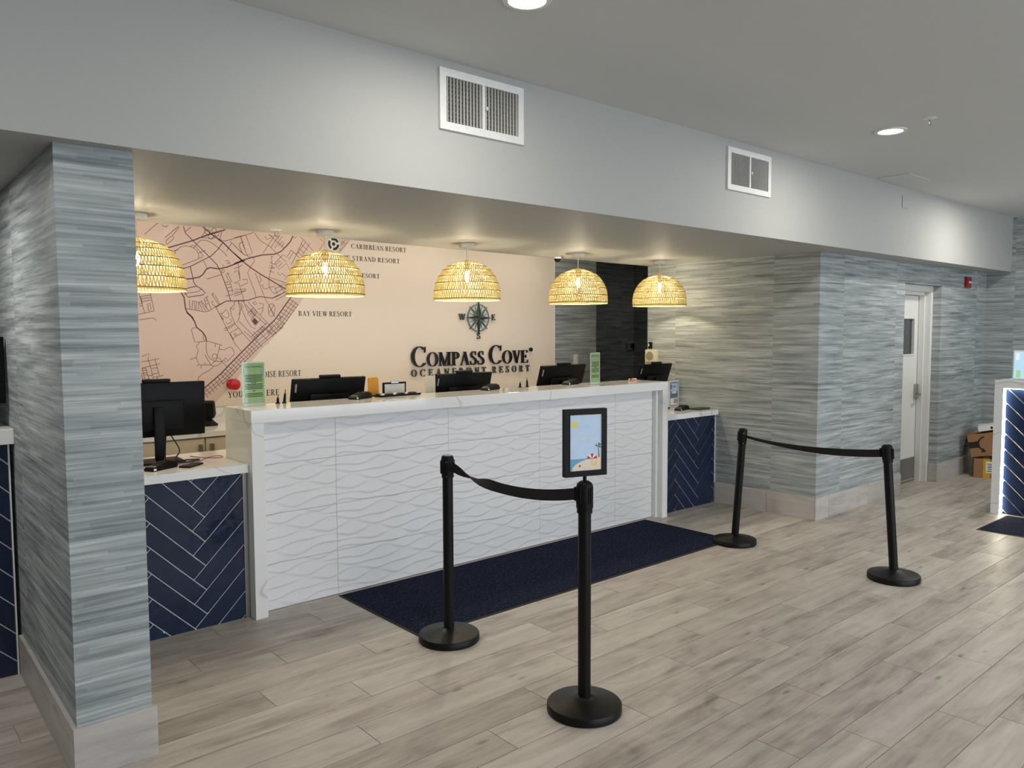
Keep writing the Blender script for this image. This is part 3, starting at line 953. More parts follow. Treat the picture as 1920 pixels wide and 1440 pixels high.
MAP = "1:1837,2372 1921,2453 1947,2476|1:1967,2462 1977,2447 1995,2443 2011,2455|1:1985,2359 2092,2457 2097,2449 2064,2408 2040,2379 2053,2367 2047,2353 1999,2309 1991,2319 1994,2338 2037,2377|1:2139,2414 2183,2459|1:2293,2454 2286,2421 2269,2392|1:2334,2430 2331,2420 2323,2412 2313,2409 2304,2411 2297,2417 2295,2427 2297,2437 2305,2444 2315,2448 2324,2446 2331,2439 2334,2430|1:2384,2448 2381,2438 2374,2431 2364,2427 2355,2429 2348,2435 2346,2445 2349,2454 2356,2462 2365,2465 2375,2464 2382,2457 2384,2448|1:2358,2398 2355,2388 2347,2381 2338,2377 2328,2379 2321,2386 2319,2395 2321,2405 2329,2413 2339,2416 2348,2415 2355,2408 2358,2398|1:2403,2419 2401,2410 2394,2403 2386,2400 2378,2402 2372,2408 2369,2416 2372,2425 2378,2431 2387,2434 2395,2433 2401,2427 2403,2419|1:2416,2450 2427,2437 2414,2391 2399,2374|1:2408,2380 2447,2366 2619,2427|1:2200,2296 2229,2333 2257,2358 2295,2363 2334,2352 2378,2322 2439,2275 2464,2246|1:2048,2229 2065,2268 2103,2297 2147,2309 2195,2298 2227,2273 2239,2235 2233,2212 2197,2194 2088,2147|1:2031,2257 2081,2274|1:2173,2308 2201,2318 2217,2305 2272,2242 2267,2228 2239,2216|1:2237,2257 2293,2283|1:2257,2380 2302,2383 2340,2375 2380,2394|1:2113,1927 2157,1942 2228,1955 2251,1975|1:2274,2198 2295,2155 2303,2141|1:2295,2055 2411,2096|1:2123,1820 2180,1810 2273,1794 2307,1803 2370,1844 2445,1885 2604,1888|1:2155,1889 2156,1817|1:2179,1881 2172,1812|1:2179,1881 2225,1869 2256,1883|1:2193,1871 2196,1813|1:2209,1868 2205,1810|1:2225,1866 2224,1805|1:2231,1869 2256,1797|1:2245,1877 2279,1800|1:2256,1869 2304,1803|1:2271,1898 2305,1921|1:2271,1898 2290,1820|1:2288,1915 2324,1815|1:2276,1881 2295,1887|1:2283,1856 2303,1862|1:2349,1938 2346,1932 2340,1929 2334,1931 2332,1937 2335,1943 2341,1946 2347,1944 2349,1938|1:2336,1930 2384,1855|1:2358,1928 2393,1858|1:2343,1882 2328,1868 2336,1857 2358,1838|1:2358,1838 2418,1731|1:2438,2032 2473,2042|1:2452,2016 2484,2022|1:2457,1990 2492,1997|1:2465,1965 2505,1972|1:2475,2113 2451,2095 2484,2034 2505,1955|1:2463,2115 2499,2037|1:2449,2208 2472,2212 2488,2182|1:2428,2179 2430,2162|1:2460,2189 2483,2193|1:2439,2126 2435,2117 2426,2112 2417,2116 2414,2124 2418,2133 2427,2137 2435,2134 2439,2126|1:2441,1924 2458,1928 2607,1969|1:2493,2369 2596,2274 2615,2263|1:2505,2353 2462,2288|1:2582,2410 2616,2309|1:1780,1938 1820,1780|1:1861,1951 1889,1797|1:1780,1769 1889,1797|1:1791,1902 1865,1917|1:1798,1886 1867,1898|1:1803,1865 1869,1880|1:1780,1846 1805,1854 1796,1902|1:1784,1832 1804,1836|1:1848,1850 1860,1855 1867,1807 1843,1796|1:1843,1850 1846,1802|1:1713,1920 1758,1932|1:1687,1747 1780,1769|1:1681,1862 1781,1885|1:1724,1947 1757,1758|2:2127,2460 2139,2409 2186,2363 2271,2281 2325,2229 2379,2176 2412,2110 2438,2038 2465,1959 2483,1889|2:2399,2374 2436,2354|2:2430,2350 2389,2294 2336,2241 2169,2148 2093,2124 2034,2098|2:2169,2148 2188,2061 2192,2028 2210,1999 2253,1975 2280,1945 2260,1928 2145,1908 2124,1938 2117,1971 2210,1996|3:1956,2266 2013,2286 2196,2353 2257,2382 2341,2417 2456,2459|3:2260,2479 2287,2459 2341,2417 2436,2354 2503,2290 2583,2224|3:2053,2034 2104,2044 2187,2056 2237,2069 2265,2089 2294,2133 2322,2148 2395,2142 2459,2158 2613,2223|3:2020,1989 2072,1958 2098,1937 2115,1905 2119,1861 2123,1820 2136,1784 2173,1751 2183,1729|6:1922,2333 2061,2470|1:1778,1726 1862,1741 1883,1741 1901,1724|1:2279,1563 2274,1498 2281,1457 2302,1421 2342,1400 2398,1393|1:2203,1669 2171,1664 2163,1654 2187,1552 2227,1556 2279,1561 2336,1547 2402,1526|1:2255,1614 2254,1579 2264,1563|1:2217,1554 2216,1539 2196,1527 2212,1489 2193,1429 2216,1373 2311,1368 2337,1398|1:2144,1418 2193,1432|1:2196,1366 2216,1376|1:2231,1368 2229,1345|1:2261,1372 2261,1390|1:2386,1526 2352,1405 2337,1390|1:2361,1438 2357,1426 2346,1419 2334,1419 2324,1427 2320,1439 2325,1451 2335,1458 2347,1457 2357,1450 2361,1438|1:2358,1430 2383,1419 2401,1393|1:2263,1453 2306,1371 2331,1357 2366,1366 2398,1388|1:2331,1357 2289,1321 2244,1302 2206,1273 2207,1236|1:2351,1537 2345,1514|1:2378,1496 2416,1488 2468,1512 2486,1504 2503,1463|1:2398,1393 2430,1423 2450,1400 2434,1385 2414,1401|1:2450,1400 2503,1453|1:2398,1393 2438,1351|1:1787,1449 1844,1471 1832,1433 1838,1409 1848,1370 1869,1258|1:1783,1410 1838,1416 1912,1431|1:1784,1360 1920,1392|1:1882,1427 1910,1300|1:1859,1355 1896,1361|1:1862,1312 1901,1320|1:1830,1301 1862,1304|1:1868,1287 1940,1299|1:1893,1288 1895,1257|1:1788,1360 1810,1251|1:1800,1357 1811,1362 1823,1318 1840,1259|1:1795,1343 1820,1344|1:1783,1319 1821,1325|1:1802,1307 1828,1310|1:1785,1271 1833,1276|1:1782,1315 1796,1247|1:1976,1253 1998,1260|3:2136,1787 2169,1753 2192,1714 2203,1674 2249,1634 2272,1599 2279,1563|1:2362,1834 2409,1739 2446,1660 2488,1580 2516,1527 2569,1466|1:2478,1826 2486,1773 2515,1700 2542,1727 2561,1794 2547,1887|1:2481,1829 2509,1849 2516,1883|1:2481,1829 2504,1813 2512,1836|1:2393,1778 2413,1785 2444,1815 2457,1799 2469,1766 2449,1746 2422,1759 2409,1746 2425,1739|1:2407,1785 2416,1766 2399,1759|1:2441,1716 2454,1697 2488,1717 2482,1743 2468,1733|1:2450,1657 2446,1648 2438,1645 2429,1648 2426,1657 2430,1665 2438,1669 2447,1665 2450,1657|1:2446,1667 2511,1707|1:2453,1657 2514,1697|1:2472,1624 2541,1667|1:2491,1580 2574,1627|1:2515,1700 2574,1627 2648,1545|1:2623,1788 2669,1836 2703,1796 2653,1748 2623,1788|1:2653,1734 2696,1782 2734,1742 2686,1680 2653,1734|1:2635,1801 2665,1761|1:2644,1809 2674,1769|1:2652,1817 2683,1777|1:2661,1825 2691,1785|1:2608,1861 2682,1775 2779,1694|1:2629,1882 2765,1735 2828,1674|1:2566,1841 2611,1734 2651,1674 2686,1660|1:2588,1888 2627,1801|1:2567,1874 2586,1834|1:2588,1640 2622,1613|1:2549,1720 2596,1674 2650,1620 2704,1565|1:2622,1613 2676,1558|1:2664,1640 2712,1592|1:2670,1873 2692,1887 2705,1867 2684,1860 2670,1873|1:2720,1877 2762,1865 2753,1810 2731,1776|1:2711,1823 2754,1837|1:2862,1818 2859,1795 2850,1775 2837,1765 2824,1764 2812,1775 2804,1794 2802,1818 2805,1841 2814,1860 2827,1871 2840,1872 2852,1861 2860,1842 2862,1818|1:2810,1797 2855,1866|1:2815,1845 2852,1770|1:2547,1887 2573,1834 2547,1774|1:2649,1593 2750,1681|1:2663,1579 2771,1674|1:2699,1647 2790,1564|1:2721,1674 2763,1626|1:2736,1687 2813,1619|1:2713,1647 2786,1708|1:2900,1771 2917,1729|1:2888,1743 2929,1764|1:2880,1702 2909,1709 2927,1674 2893,1664 2876,1688|1:2829,1688 2835,1660 2791,1612|1:2946,1716 2908,1660 2841,1612|1:2499,1620 2519,1600|1:2509,1627 2529,1607|1:2472,1620 2501,1567|1:2396,1304 2402,1290|4:2663,1731 2694,1697|4:2674,1745 2705,1711|3:2222,1161 2382,1291 2521,1426 2662,1559 2859,1736 2912,1805 3015,1939 3057,1996|2:2362,1834 2446,1884 2547,1890 2629,1895 2728,1928 2842,1918 2886,1936 2982,1987|1:2254,1152 2284,1176 2315,1200 2345,1225 2376,1249 2408,1277 2436,1304 2465,1332 2494,1360 2523,1389 2551,1416 2581,1444 2611,1472 2641,1500 2672,1529 2702,1556 2734,1584 2768,1609 2800,1638 2832,1666 2864,1695 2898,1731 2924,1765 2950,1799 2977,1834 3003,1868 3030,1903|1:2269,1133 2299,1157 2329,1182 2360,1206 2391,1231 2425,1259 2453,1287 2482,1315 2511,1343 2540,1371 2568,1399 2598,1427 2628,1455 2659,1483 2689,1511 2720,1538 2852,1646 2884,1675 2922,1715 2948,1749 2975,1783 3001,1817 3028,1852 3055,1887|1:2398,1211 2434,1240 2463,1268 2492,1296 2520,1324 2549,1352 2577,1379 2608,1407 2638,1435 2668,1463 2699,1492 2729,1519 2760,1547 2863,1624 2896,1653 2938,1695 2965,1730 2991,1764 3017,1798 3044,1833 3071,1867|1:2232,1169 2280,1108|1:2256,1189 2305,1128|1:2281,1209 2330,1148|1:2306,1229 2355,1168|1:2332,1250 2381,1189|1:2357,1271 2407,1209|1:2383,1292 2439,1235|1:2403,1311 2459,1255|1:2425,1333 2481,1277|1:2450,1357 2506,1301|1:2473,1380 2529,1323|1:2497,1404 2554,1347|1:2518,1424 2575,1368|1:2541,1446 2597,1388|1:2563,1466 2619,1409|1:2587,1488 2643,1431|1:2611,1511 2667,1453|1:2632,1531 2689,1473|1:2654,1551 2711,1494|1:2677,1572 2742,1505|1:2779,1664 2844,1597|1:2802,1684 2868,1617|1:2827,1707 2894,1640|1:2850,1728 2917,1661|1:2870,1751 2950,1698|1:2892,1780 2972,1727|1:2911,1805 2991,1752|1:2930,1830 3011,1777|1:2953,1860 3034,1806|1:2976,1889 3057,1836|1:2996,1915 3077,1862|1:2700,2455 2726,2416 2758,2387 2828,2351 2877,2306 2921,2272 2971,2227|1:2579,2420 2606,2330 2636,2255 2689,2243 2691,2217 2660,2174 2632,2121 2657,2050 2692,1957 2699,1916|1:2625,2429 2677,2283 2633,2263 2612,2264 2527,2335|1:2567,2340 2575,2361 2602,2371|1:2567,2340 2589,2283|1:2529,2401 2625,2429 2695,2458|1:2786,2434 2807,2404 2841,2425|1:2820,2449 2853,2436|1:2875,2448 2783,2311 2766,2292|1:2909,2446 2839,2341|1:2942,2443 2872,2338|1:2831,2445 2896,2392 2962,2344|1:2920,2457 2902,2414|1:2909,2364 2941,2401 2958,2391 2929,2349 2909,2364|1:3039,2453 3056,2436 3074,2450|1:3106,2453 3155,2411 3221,2339|1:3132,2425 3065,2297|1:3155,2411 3076,2303|1:3196,2403 3123,2300|1:3108,2391 3171,2341|1:3089,2352 3141,2312|1:3077,2325 3123,2284|1:3053,2307 3099,2267|1:3070,2297 3016,2208|1:2837,2267 2859,2268|1:2840,2267 2842,2231 2846,2189 2822,2114 2813,2071 2814,2019 2835,1977 2863,1957|1:2825,2219 2869,2200|1:2819,2193 2868,2174|1:2818,2172 2868,2169|1:2817,2148 2861,2132|1:2869,2211 2944,2289 2972,2275|1:2869,2211 2901,2160 2976,2217 3009,2154|1:2880,2201 2915,2235 2937,2220 2896,2181|1:3019,2332 2978,2265|1:3042,2317 2994,2250|1:3019,2332 3070,2297|1:2890,2138 2911,2113 2934,2130 2974,2099 2950,2077|1:2816,2093 2916,2065 2995,2041|1:2775,1991 2864,2021 2885,1952|1:2863,1957 2983,2025|1:2873,1936 2982,1982|1:2839,1919 2907,1948|1:2898,2032 2953,1970|1:2932,2050 2983,2009|1:2867,1899 2982,1960|1:2864,1994 2932,2034|1:2697,2124 2778,1912 2836,1808 2858,1760|1:2734,2105 2739,2079 2752,2069 2732,2047|1:2743,2022 2759,2027 2769,1991|1:2519,2034 2567,2056 2555,2189|1:2522,2151 2559,2164 2591,2186|1:2521,2116 2532,2132 2553,2138 2567,2056|1:2524,2029 2556,2035 2594,1898|1:2571,2010 2630,2038 2625,2069 2588,2062|1:2517,1978 2618,1989|1:2517,1957 2618,1976|1:2516,1926 2580,1949|1:3296,2448 3335,2418 3282,2349|1:3451,2360 3541,2455|1:3475,2344 3566,2440|1:3484,2440 3521,2409|1:3503,2447 3540,2422|1:3464,2388 3501,2357|3:2521,2189 2592,2222 2673,2250 2766,2276 2871,2288 2928,2315 2980,2366 3015,2406 3039,2453|3:2526,2271 2592,2214 2665,2161 2745,2113 2843,2062 2982,1987 3010,1967"
rd, pl = ribbons(MAP, YW - 0.0049)
stuff(obj('street_lines', rd, M['road'], mu))
obj('pale_road', pl, M['roadpale'], mu)
for name, txt, x0, x1, z0, cap in (
        ('caribbean', 'CARIBBEAN RESORT', 3.60, 4.19, 2.386, 0.042), ('strand', 'THE STRAND RESORT', 3.47, 4.116, 2.277, 0.042),
        ('hidden', 'RESORT', 3.665, 3.893, 2.127, 0.040), ('bay', 'BAY VIEW RESORT', 3.074, 3.593, 1.771, 0.043),
        ('paradise', 'PARADISE RESORT', 2.60, 3.086, 1.251, 0.050), ('here', 'YOU ARE HERE', 2.44, 2.882, 1.095, 0.050)):
    stuff(obj('place_name', merge(text_mesh([(c, 1.0) for c in txt], x0, x1, z0, cap, YW - 0.0052, YW - 0.0042, 0.12)), M['ink'], mu))
ic = MB()
for a0 in (15, 135, 255):
    for q in _arc(3.424, 2.412, 0.055, 0.055, a0 + 8, a0 + 102, 0.022, 0.022, 10):
        ic.prism(q, YW - 0.0062, YW - 0.0054, lambda a, b, d: (a, d, b))
ic.prism([(3.424 + 0.016 * math.cos(k * 0.4488), 2.412 + 0.016 * math.sin(k * 0.4488)) for k in range(14)], YW - 0.0062, YW - 0.0054, lambda a, b, d: (a, d, b))
bg = MB().prism([(3.424 + 0.066 * math.cos(k * 0.2618), 2.412 + 0.066 * math.sin(k * 0.2618)) for k in range(24)], YW - 0.0053, YW - 0.0043, lambda a, b, d: (a, d, b))
obj('icon_disc', bg, M['signwhite'], mu)
obj('target_icon', ic, M['ink'], mu)

# big red push pin marking the place on the map
pp = root('push_pin', (2.478, YW - 0.03, 1.207), 'glossy red oversized push pin stuck in the map near YOU ARE HERE', 'push pin')
rot = Matrix.Translation((2.47, YW - 0.006, 1.207)) @ Matrix.Rotation(R(90), 4, 'X')
obj('pin_head', MB().lathe([(0.006, 0.0), (0.042, 0.002), (0.044, 0.012), (0.026, 0.022), (0.02, 0.045), (0.028, 0.06), (0.043, 0.068), (0.046, 0.08), (0.04, 0.088), (0.0, 0.09)], 24).xf(rot), M['red'], pp, smooth=True)

# ------------------------------------------------------------------ raised lobby lettering with compass rose
sg = root('lobby_sign', (5.0, YW - 0.02, 1.29), 'raised black serif lettering COMPASS COVE with green OCEANFRONT RESORT and compass rose', 'sign')
line = [('C', 1.42)] + [(c, 1.0) for c in 'OMPASS'] + [(' ', 1.1)] + [('C', 1.42)] + [(c, 1.0) for c in 'OVE']
for c, mb in text_mesh(line, 4.222, 5.742, 1.291, 0.137, YW - 0.032, YW - 0.012, 0.045):
    obj('letter', mb, M['signblack'], sg)
obj('dot', MB().prism([(5.782 + 0.021 * math.cos(k * 0.3927), 1.433 + 0.021 * math.sin(k * 0.3927)) for k in range(16)], YW - 0.032, YW - 0.012, lambda a, b, d: (a, d, b)), M['signblack'], sg)
for c, mb in text_mesh([(c, 1.0 if c != ' ' else 2.0) for c in 'OCEANFRONT RESORT'], 4.222, 5.76, 1.196, 0.068, YW - 0.028, YW - 0.012, 0.56):
    obj('letter', mb, M['signgreen'], sg)
CX, CZ = 5.056, 1.772
pr = lambda pts, y0, y1: MB().prism(pts, y0, y1, lambda a, b, d: (a, d, b))
obj('rose_disc', pr([(CX + 0.135 * math.cos(k * 0.1963), CZ + 0.135 * math.sin(k * 0.1963)) for k in range(32)], YW - 0.014, YW - 0.010), M['signwhite'], sg)
rg = MB()
for q in _arc(CX, CZ, 0.142, 0.142, 0, 360, 0.012, 0.012, 40):
    rg.prism(q, YW - 0.022, YW - 0.010, lambda a, b, d: (a, d, b))
obj('rose_ring', rg, M['signgrey'], sg)
for k in range(16):
    a = R(90 - 22.5 * k)
    ln, wd, lay = ((0.168, 0.022, 0.032) if k % 4 == 0 else (0.162, 0.018, 0.028) if k % 2 == 0 else (0.125, 0.010, 0.024))
    d_, n_ = (math.cos(a), math.sin(a)), (-math.sin(a), math.cos(a))
    r0 = wd * 1.35
    tip = (CX + d_[0] * ln, CZ + d_[1] * ln)
    for sgn, mt in ((1, 'signgrey' if k % 4 else 'signgreen'), (-1, 'signblack' if k % 4 == 0 else 'signgreen')):
        sd = (CX + d_[0] * r0 + n_[0] * sgn * wd, CZ + d_[1] * r0 + n_[1] * sgn * wd)
        tri = [(CX, CZ), sd, tip]
        obj('rose_point', pr(tri, YW - lay, YW - 0.010), M[mt], sg)
for c, x0, x1, z0 in (('N', 5.027, 5.085, 1.957), ('W', 4.80, 4.885, 1.750), ('E', 5.232, 5.278, 1.748), ('S', 5.034, 5.078, 1.555)):
    obj('letter', merge(text_mesh([(c, 1.0)], x0, x1, z0, 0.062, YW - 0.028, YW - 0.012)), M['signgreen'], sg)

# ------------------------------------------------------------------ woven pendant lamps
PROF = [(0.2500, 0.0), (0.2505, 0.012), (0.249, 0.071), (0.238, 0.127), (0.215, 0.177), (0.181, 0.224), (0.145, 0.254), (0.052, 0.290)]


def pend(name, loc, label):
    rt = root(name, loc, label, 'pendant lamp', 'woven dome pendant lamps over the counter')
    return rt


def build_pendant(rt):
    # local origin: ceiling point; shade bottom at -0.424
    zb = -0.424
    obj('ceiling_rose', MB().lathe([(0.056, 0.0), (0.058, -0.004), (0.058, -0.026), (0.054, -0.031), (0.0, -0.031)], 28, caps=False), M['white'], rt, smooth=True, local=True)
    obj('cord', MB().tube([(0, 0, -0.03), (0, 0, -0.20)], 0.0035, 8).cyl((0, 0, -0.055), 0.007, 0.028, 10), M['cord'], rt, local=True, smooth=True)
    obj('socket', MB().lathe([(0.010, zb + 0.302), (0.018, zb + 0.298), (0.019, zb + 0.225), (0.014, zb + 0.215)], 16), M['cord'], rt, local=True, smooth=True)
    bl = MB().lathe([(0.010, zb + 0.214), (0.0105, zb + 0.205), (0.0135, zb + 0.185), (0.014, zb + 0.165), (0.010, zb + 0.145), (0.004, zb + 0.137)], 14)
    obj('bulb', bl, M['bulb'], rt, local=True, smooth=True)
    sh = MB()
    N = 84
    rnd = random.Random(3)
    for i in range(1, len(PROF) - 1):
        (r0, z0), (r1, z1) = PROF[i], PROF[i + 1]
        n = N if i < 5 else (64 if i == 5 else 40)
        for k in range(n):
            for s_ in (0, 1):
                a0 = 2 * math.pi * (k + 0.06) / n
                a1 = 2 * math.pi * (k + 0.5) / n
                if s_:
                    a0, a1 = 2 * math.pi * (k + 0.94) / n, 2 * math.pi * (k + 0.52) / n
                a0 += rnd.uniform(-0.004, 0.004)
                hw0 = 0.0034
                hw1 = 0.0028 if i < 6 else 0.0018
                vs = []
                for dr in (0.0012, -0.0012):
                    for (r, z, a, hw) in ((r0, z0, a0, hw0), (r1, z1, a1, hw1)):
                        for sd in (-1, 1):
                            aa = a + sd * hw / r
                            vs.append(((r + dr) * math.cos(aa), (r + dr) * math.sin(aa), zb + z))
                sh.add(vs, [(0, 1, 3, 2), (4, 6, 7, 5), (0, 2, 6, 4), (1, 5, 7, 3)])
    stuff(obj('woven_strands', sh, M['straw'], rt, local=True))
    for i, (r, z) in enumerate(PROF[1:-1]):
        c_ = [((r + 0.001) * math.cos(2 * math.pi * k / 48), (r + 0.001) * math.sin(2 * math.pi * k / 48), zb + z) for k in range(49)]
        obj('cane_ring', MB().tube(c_, 0.0028, 5), M['ring'], rt, local=True, smooth=True)
    # turned rim below the last ring and the small closed crown
    obj('rim', MB().lathe([(0.2480, zb + 0.0), (0.2512, zb + 0.0), (0.2512, zb + 0.010), (0.2480, zb + 0.010), (0.2480, zb + 0.0)], 64, caps=False), M['straw'], rt, local=True, smooth=True)
    obj('crown', MB().lathe([(0.012, zb + 0.296), (0.050, zb + 0.2915), (0.056, zb + 0.289), (0.055, zb + 0.287), (0.048, zb + 0.288), (0.012, zb + 0.291)], 32, caps=False), M['straw'], rt, local=True, smooth=True)


LAMPS = [(1.312, 'woven dome pendant lamp half hidden behind the striped pier, leftmost of five'), (2.463, 'woven dome pendant lamp hanging in front of the round target icon on the map'),
         (3.630, 'woven dome pendant lamp hanging right above the compass rose'), (4.822, 'woven dome pendant lamp in front of the strip of grey wallpaper right of the mural'),
         (5.918, 'woven dome pendant lamp nearest the right wall, throwing light on it')]
first = None
for x, lb in LAMPS:
    if first is None:
        first = pend('pendant_lamp', (x, 4.68, ZB), lb)
        build_pendant(first)
    else:
        c = copy_tree(first)
        place(c, (x, 4.68, ZB))
        c['label'] = lb

# ------------------------------------------------------------------ recessed downlights (lamp and lens together), plus an added hall fill
DL = [(2.078, 2.29, 'round recessed downlight cut by the top edge of the view'), (5.169, 2.25, 'round glowing recessed downlight near the small sprinkler in the main ceiling')]
for x, y, lb in DL:
    dl = root('downlight', (x, y, ZC), lb, 'downlight', 'recessed ceiling downlights')
    obj('trim_ring', MB().lathe([(0.072, -0.001), (0.098, -0.001), (0.095, -0.007), (0.074, -0.009)], 40, caps=False), M['white'], dl, local=True, smooth=True)
    obj('lens', MB().lathe([(0.0, -0.006), (0.05, -0.0055), (0.073, -0.003)], 32, caps=False), M['lens'], dl, local=True, smooth=True)
ALL_DL = [(2.078, 2.29), (5.169, 2.25), (8.26, 2.25), (-1.01, 2.29), (2.078, -0.9), (5.169, -0.9), (8.26, -0.9), (-1.01, -0.9)]
for x, y in ALL_DL:
    area_light('downlight_lamp', (x, y, ZC - 0.012), (0, 0, 0), 0.15, 0.15, 24 if x > 8 and y > 2 else 13, (1.0, 0.94, 0.85), 'DISK', 180)
area_light('bay_downlight_lamp', (0.05, 3.95, ZB - 0.01), (0, 0, 0), 0.15, 0.15, 11, (1.0, 0.96, 0.9), 'DISK', 180)
for x in (1.75, 3.05, 4.35, 5.6):
    area_light('aisle_downlight_lamp', (x, 5.62, ZC - 0.01), (0, 0, 0), 0.15, 0.15, 5.2, (1.0, 0.88, 0.70), 'DISK', 180)
area_light('hall_fill_light', (9.7, 6.9, ZC - 0.01), (0, 0, 0), 0.15, 0.15, 3, (1.0, 0.95, 0.87), 'DISK', 180)  # unseen fill, added only to lift the blackness of the hall


def sprinkler(loc, label, r=0.035):
    s_ = root('sprinkler_head', loc, label, 'sprinkler', 'ceiling sprinklers')
    obj('escutcheon', MB().lathe([(0.0, -0.004), (r * 0.5, -0.005), (r, -0.001), (r, 0.0)], 24, caps=False), M['white'], s_, local=True, smooth=True)
    f = MB().tube([(0.008, 0, -0.004), (0.013, 0, -0.022), (0.006, 0, -0.036), (0, 0, -0.04)], 0.0028, 6).tube([(-0.008, 0, -0.004), (-0.013, 0, -0.022), (-0.006, 0, -0.036), (0, 0, -0.04)], 0.0028, 6)
    obj('frame_arms', f, M['chrome'], s_, local=True)
    obj('deflector', MB().cyl((0, 0, -0.043), 0.013, 0.002, 16), M['chrome'], s_, local=True)
    return s_


sprinkler((5.057, 1.969, ZC), 'small sprinkler head in the main ceiling beside the glowing downlight', 0.04)
sprinkler((2.20, 4.83, ZB), 'small white sprinkler head under the soffit left of the second pendant')
sprinkler((4.73, 4.78, ZB), 'small white sprinkler head under the soffit just left of the fourth pendant')

# ceiling access flap and small cover on the beam
tag(obj('access_panel', MB().box(6.66, 7.10, 2.74, 3.0, ZC - 0.006, ZC - 0.0005, 0.002), M['ceil'], origin=(6.88, 2.87, ZC)), 'thin grey access panel set in the ceiling against the beam', 'panel')
tag(obj('cover_plate', MB().box(7.252, 7.372, 3.034, 3.0395, 2.713, 2.823, 0.002), M['beam'], origin=(7.31, 3.04, 2.77)), 'small pale rectangular cover plate high on the beam', 'plate')


def vent(x0, x1, z0, z1, label):
    v = root('air_vent', ((x0 + x1) / 2, 3.04, z0), label, 'vent', 'white air vents on the beam')
    y1, y0, fw_ = 3.0395, 3.026, 0.036
    xm = (x0 + x1) / 2
    obj('backing', MB().box(x0 + fw_, x1 - fw_, 3.036, y1, z0 + fw_, z1 - fw_), M['dark'], v)
    fr = MB().box(x0, x1, y0, y1, z1 - fw_, z1).box(x0, x1, y0, y1, z0, z0 + fw_).box(x0, x0 + fw_, y0, y1, z0 + fw_, z1 - fw_).box(x1 - fw_, x1, y0, y1, z0 + fw_, z1 - fw_)
    obj('frame', fr, M['white'], v)
    obj('mullion', MB().box(xm - 0.008, xm + 0.008, y0, y1, z0 + fw_, z1 - fw_), M['white'], v)
    obj('lever', MB().box(xm + 0.012, xm + 0.02, y0 - 0.008, y0 + 0.003, (z0 + z1) / 2 - 0.012, (z0 + z1) / 2 + 0.004), M['white'], v)
    n = 11
    for s0, s1 in ((x0 + fw_, xm - 0.008), (xm + 0.008, x1 - fw_)):
        for k in range(n):
            cx = s0 + (s1 - s0) * (k + 0.5) / n
            sl = MB().box(-0.0012, 0.0012, -0.0055, 0.0055, z0 + fw_, z1 - fw_).xf(Matrix.Translation((cx, 3.033, 0)) @ Matrix.Rotation(R(24), 4, 'Z'))
            obj('slat', sl, M['slat'], v)
    hb = MB()
    for k in range(10):
        zz = z0 + fw_ + (z1 - z0 - 2 * fw_) * (k + 0.5) / 10
        hb.box(x0 + fw_, x1 - fw_, 3.0352, 3.0358, zz - 0.003, zz + 0.003)
    obj('rear_bars', hb, M['bar'], v)


vent(2.197, 2.721, 2.574, 2.856, 'white slatted air vent on the beam left of centre, larger in view')
vent(4.536, 5.066, 2.564, 2.844, 'white slatted air vent on the beam farther right, smaller in view')

# ------------------------------------------------------------------ floor mats
def floor_mat_obj(x0, x1, y0, y1, label, nar=0.018):
    m_ = root('floor_mat', ((x0 + x1) / 2, (y0 + y1) / 2, 0), label, 'mat', 'dark navy ribbed floor mats')
    e = MB()
    A = [(x0, y0), (x1, y0), (x1, y1), (x0, y1)]
    B_ = [(x0 + nar, y0 + nar), (x1 - nar, y0 + nar), (x1 - nar, y1 - nar), (x0 + nar, y1 - nar)]
    vs = [(a, b, 0.0005) for a, b in A] + [(a, b, 0.0025) for a, b in A] + [(a, b, 0.006) for a, b in B_] + [(a, b, 0.0005) for a, b in B_]
    fs = []
    for k in range(4):
        k2 = (k + 1) % 4
        fs += [(k, k2, 4 + k2, 4 + k), (4 + k, 4 + k2, 8 + k2, 8 + k), (8 + k, 8 + k2, 12 + k2, 12 + k), (12 + k, 12 + k2, k2, k)]
    obj('rubber_border', e.add(vs, fs), M['rubber'], m_)
    obj('carpet_pile', MB().box(x0 + nar, x1 - nar, y0 + nar, y1 - nar, 0.0006, 0.0085), M['carpet'], m_)


floor_mat_obj(2.30, 5.245, 3.395, 4.285, 'dark navy ribbed floor mat along the white front counter')
floor_mat_obj(6.977, 7.70, 0.9, 2.265, 'dark navy floor mat corner in front of the glowing tiled desk')

# ------------------------------------------------------------------ belt barrier posts
BASE = [(0.0, 0.0), (0.156, 0.0), (0.161, 0.006), (0.160, 0.034), (0.157, 0.038), (0.150, 0.040), (0.10, 0.049), (0.06, 0.058), (0.040, 0.064), (0.034, 0.068), (0.0, 0.068)]


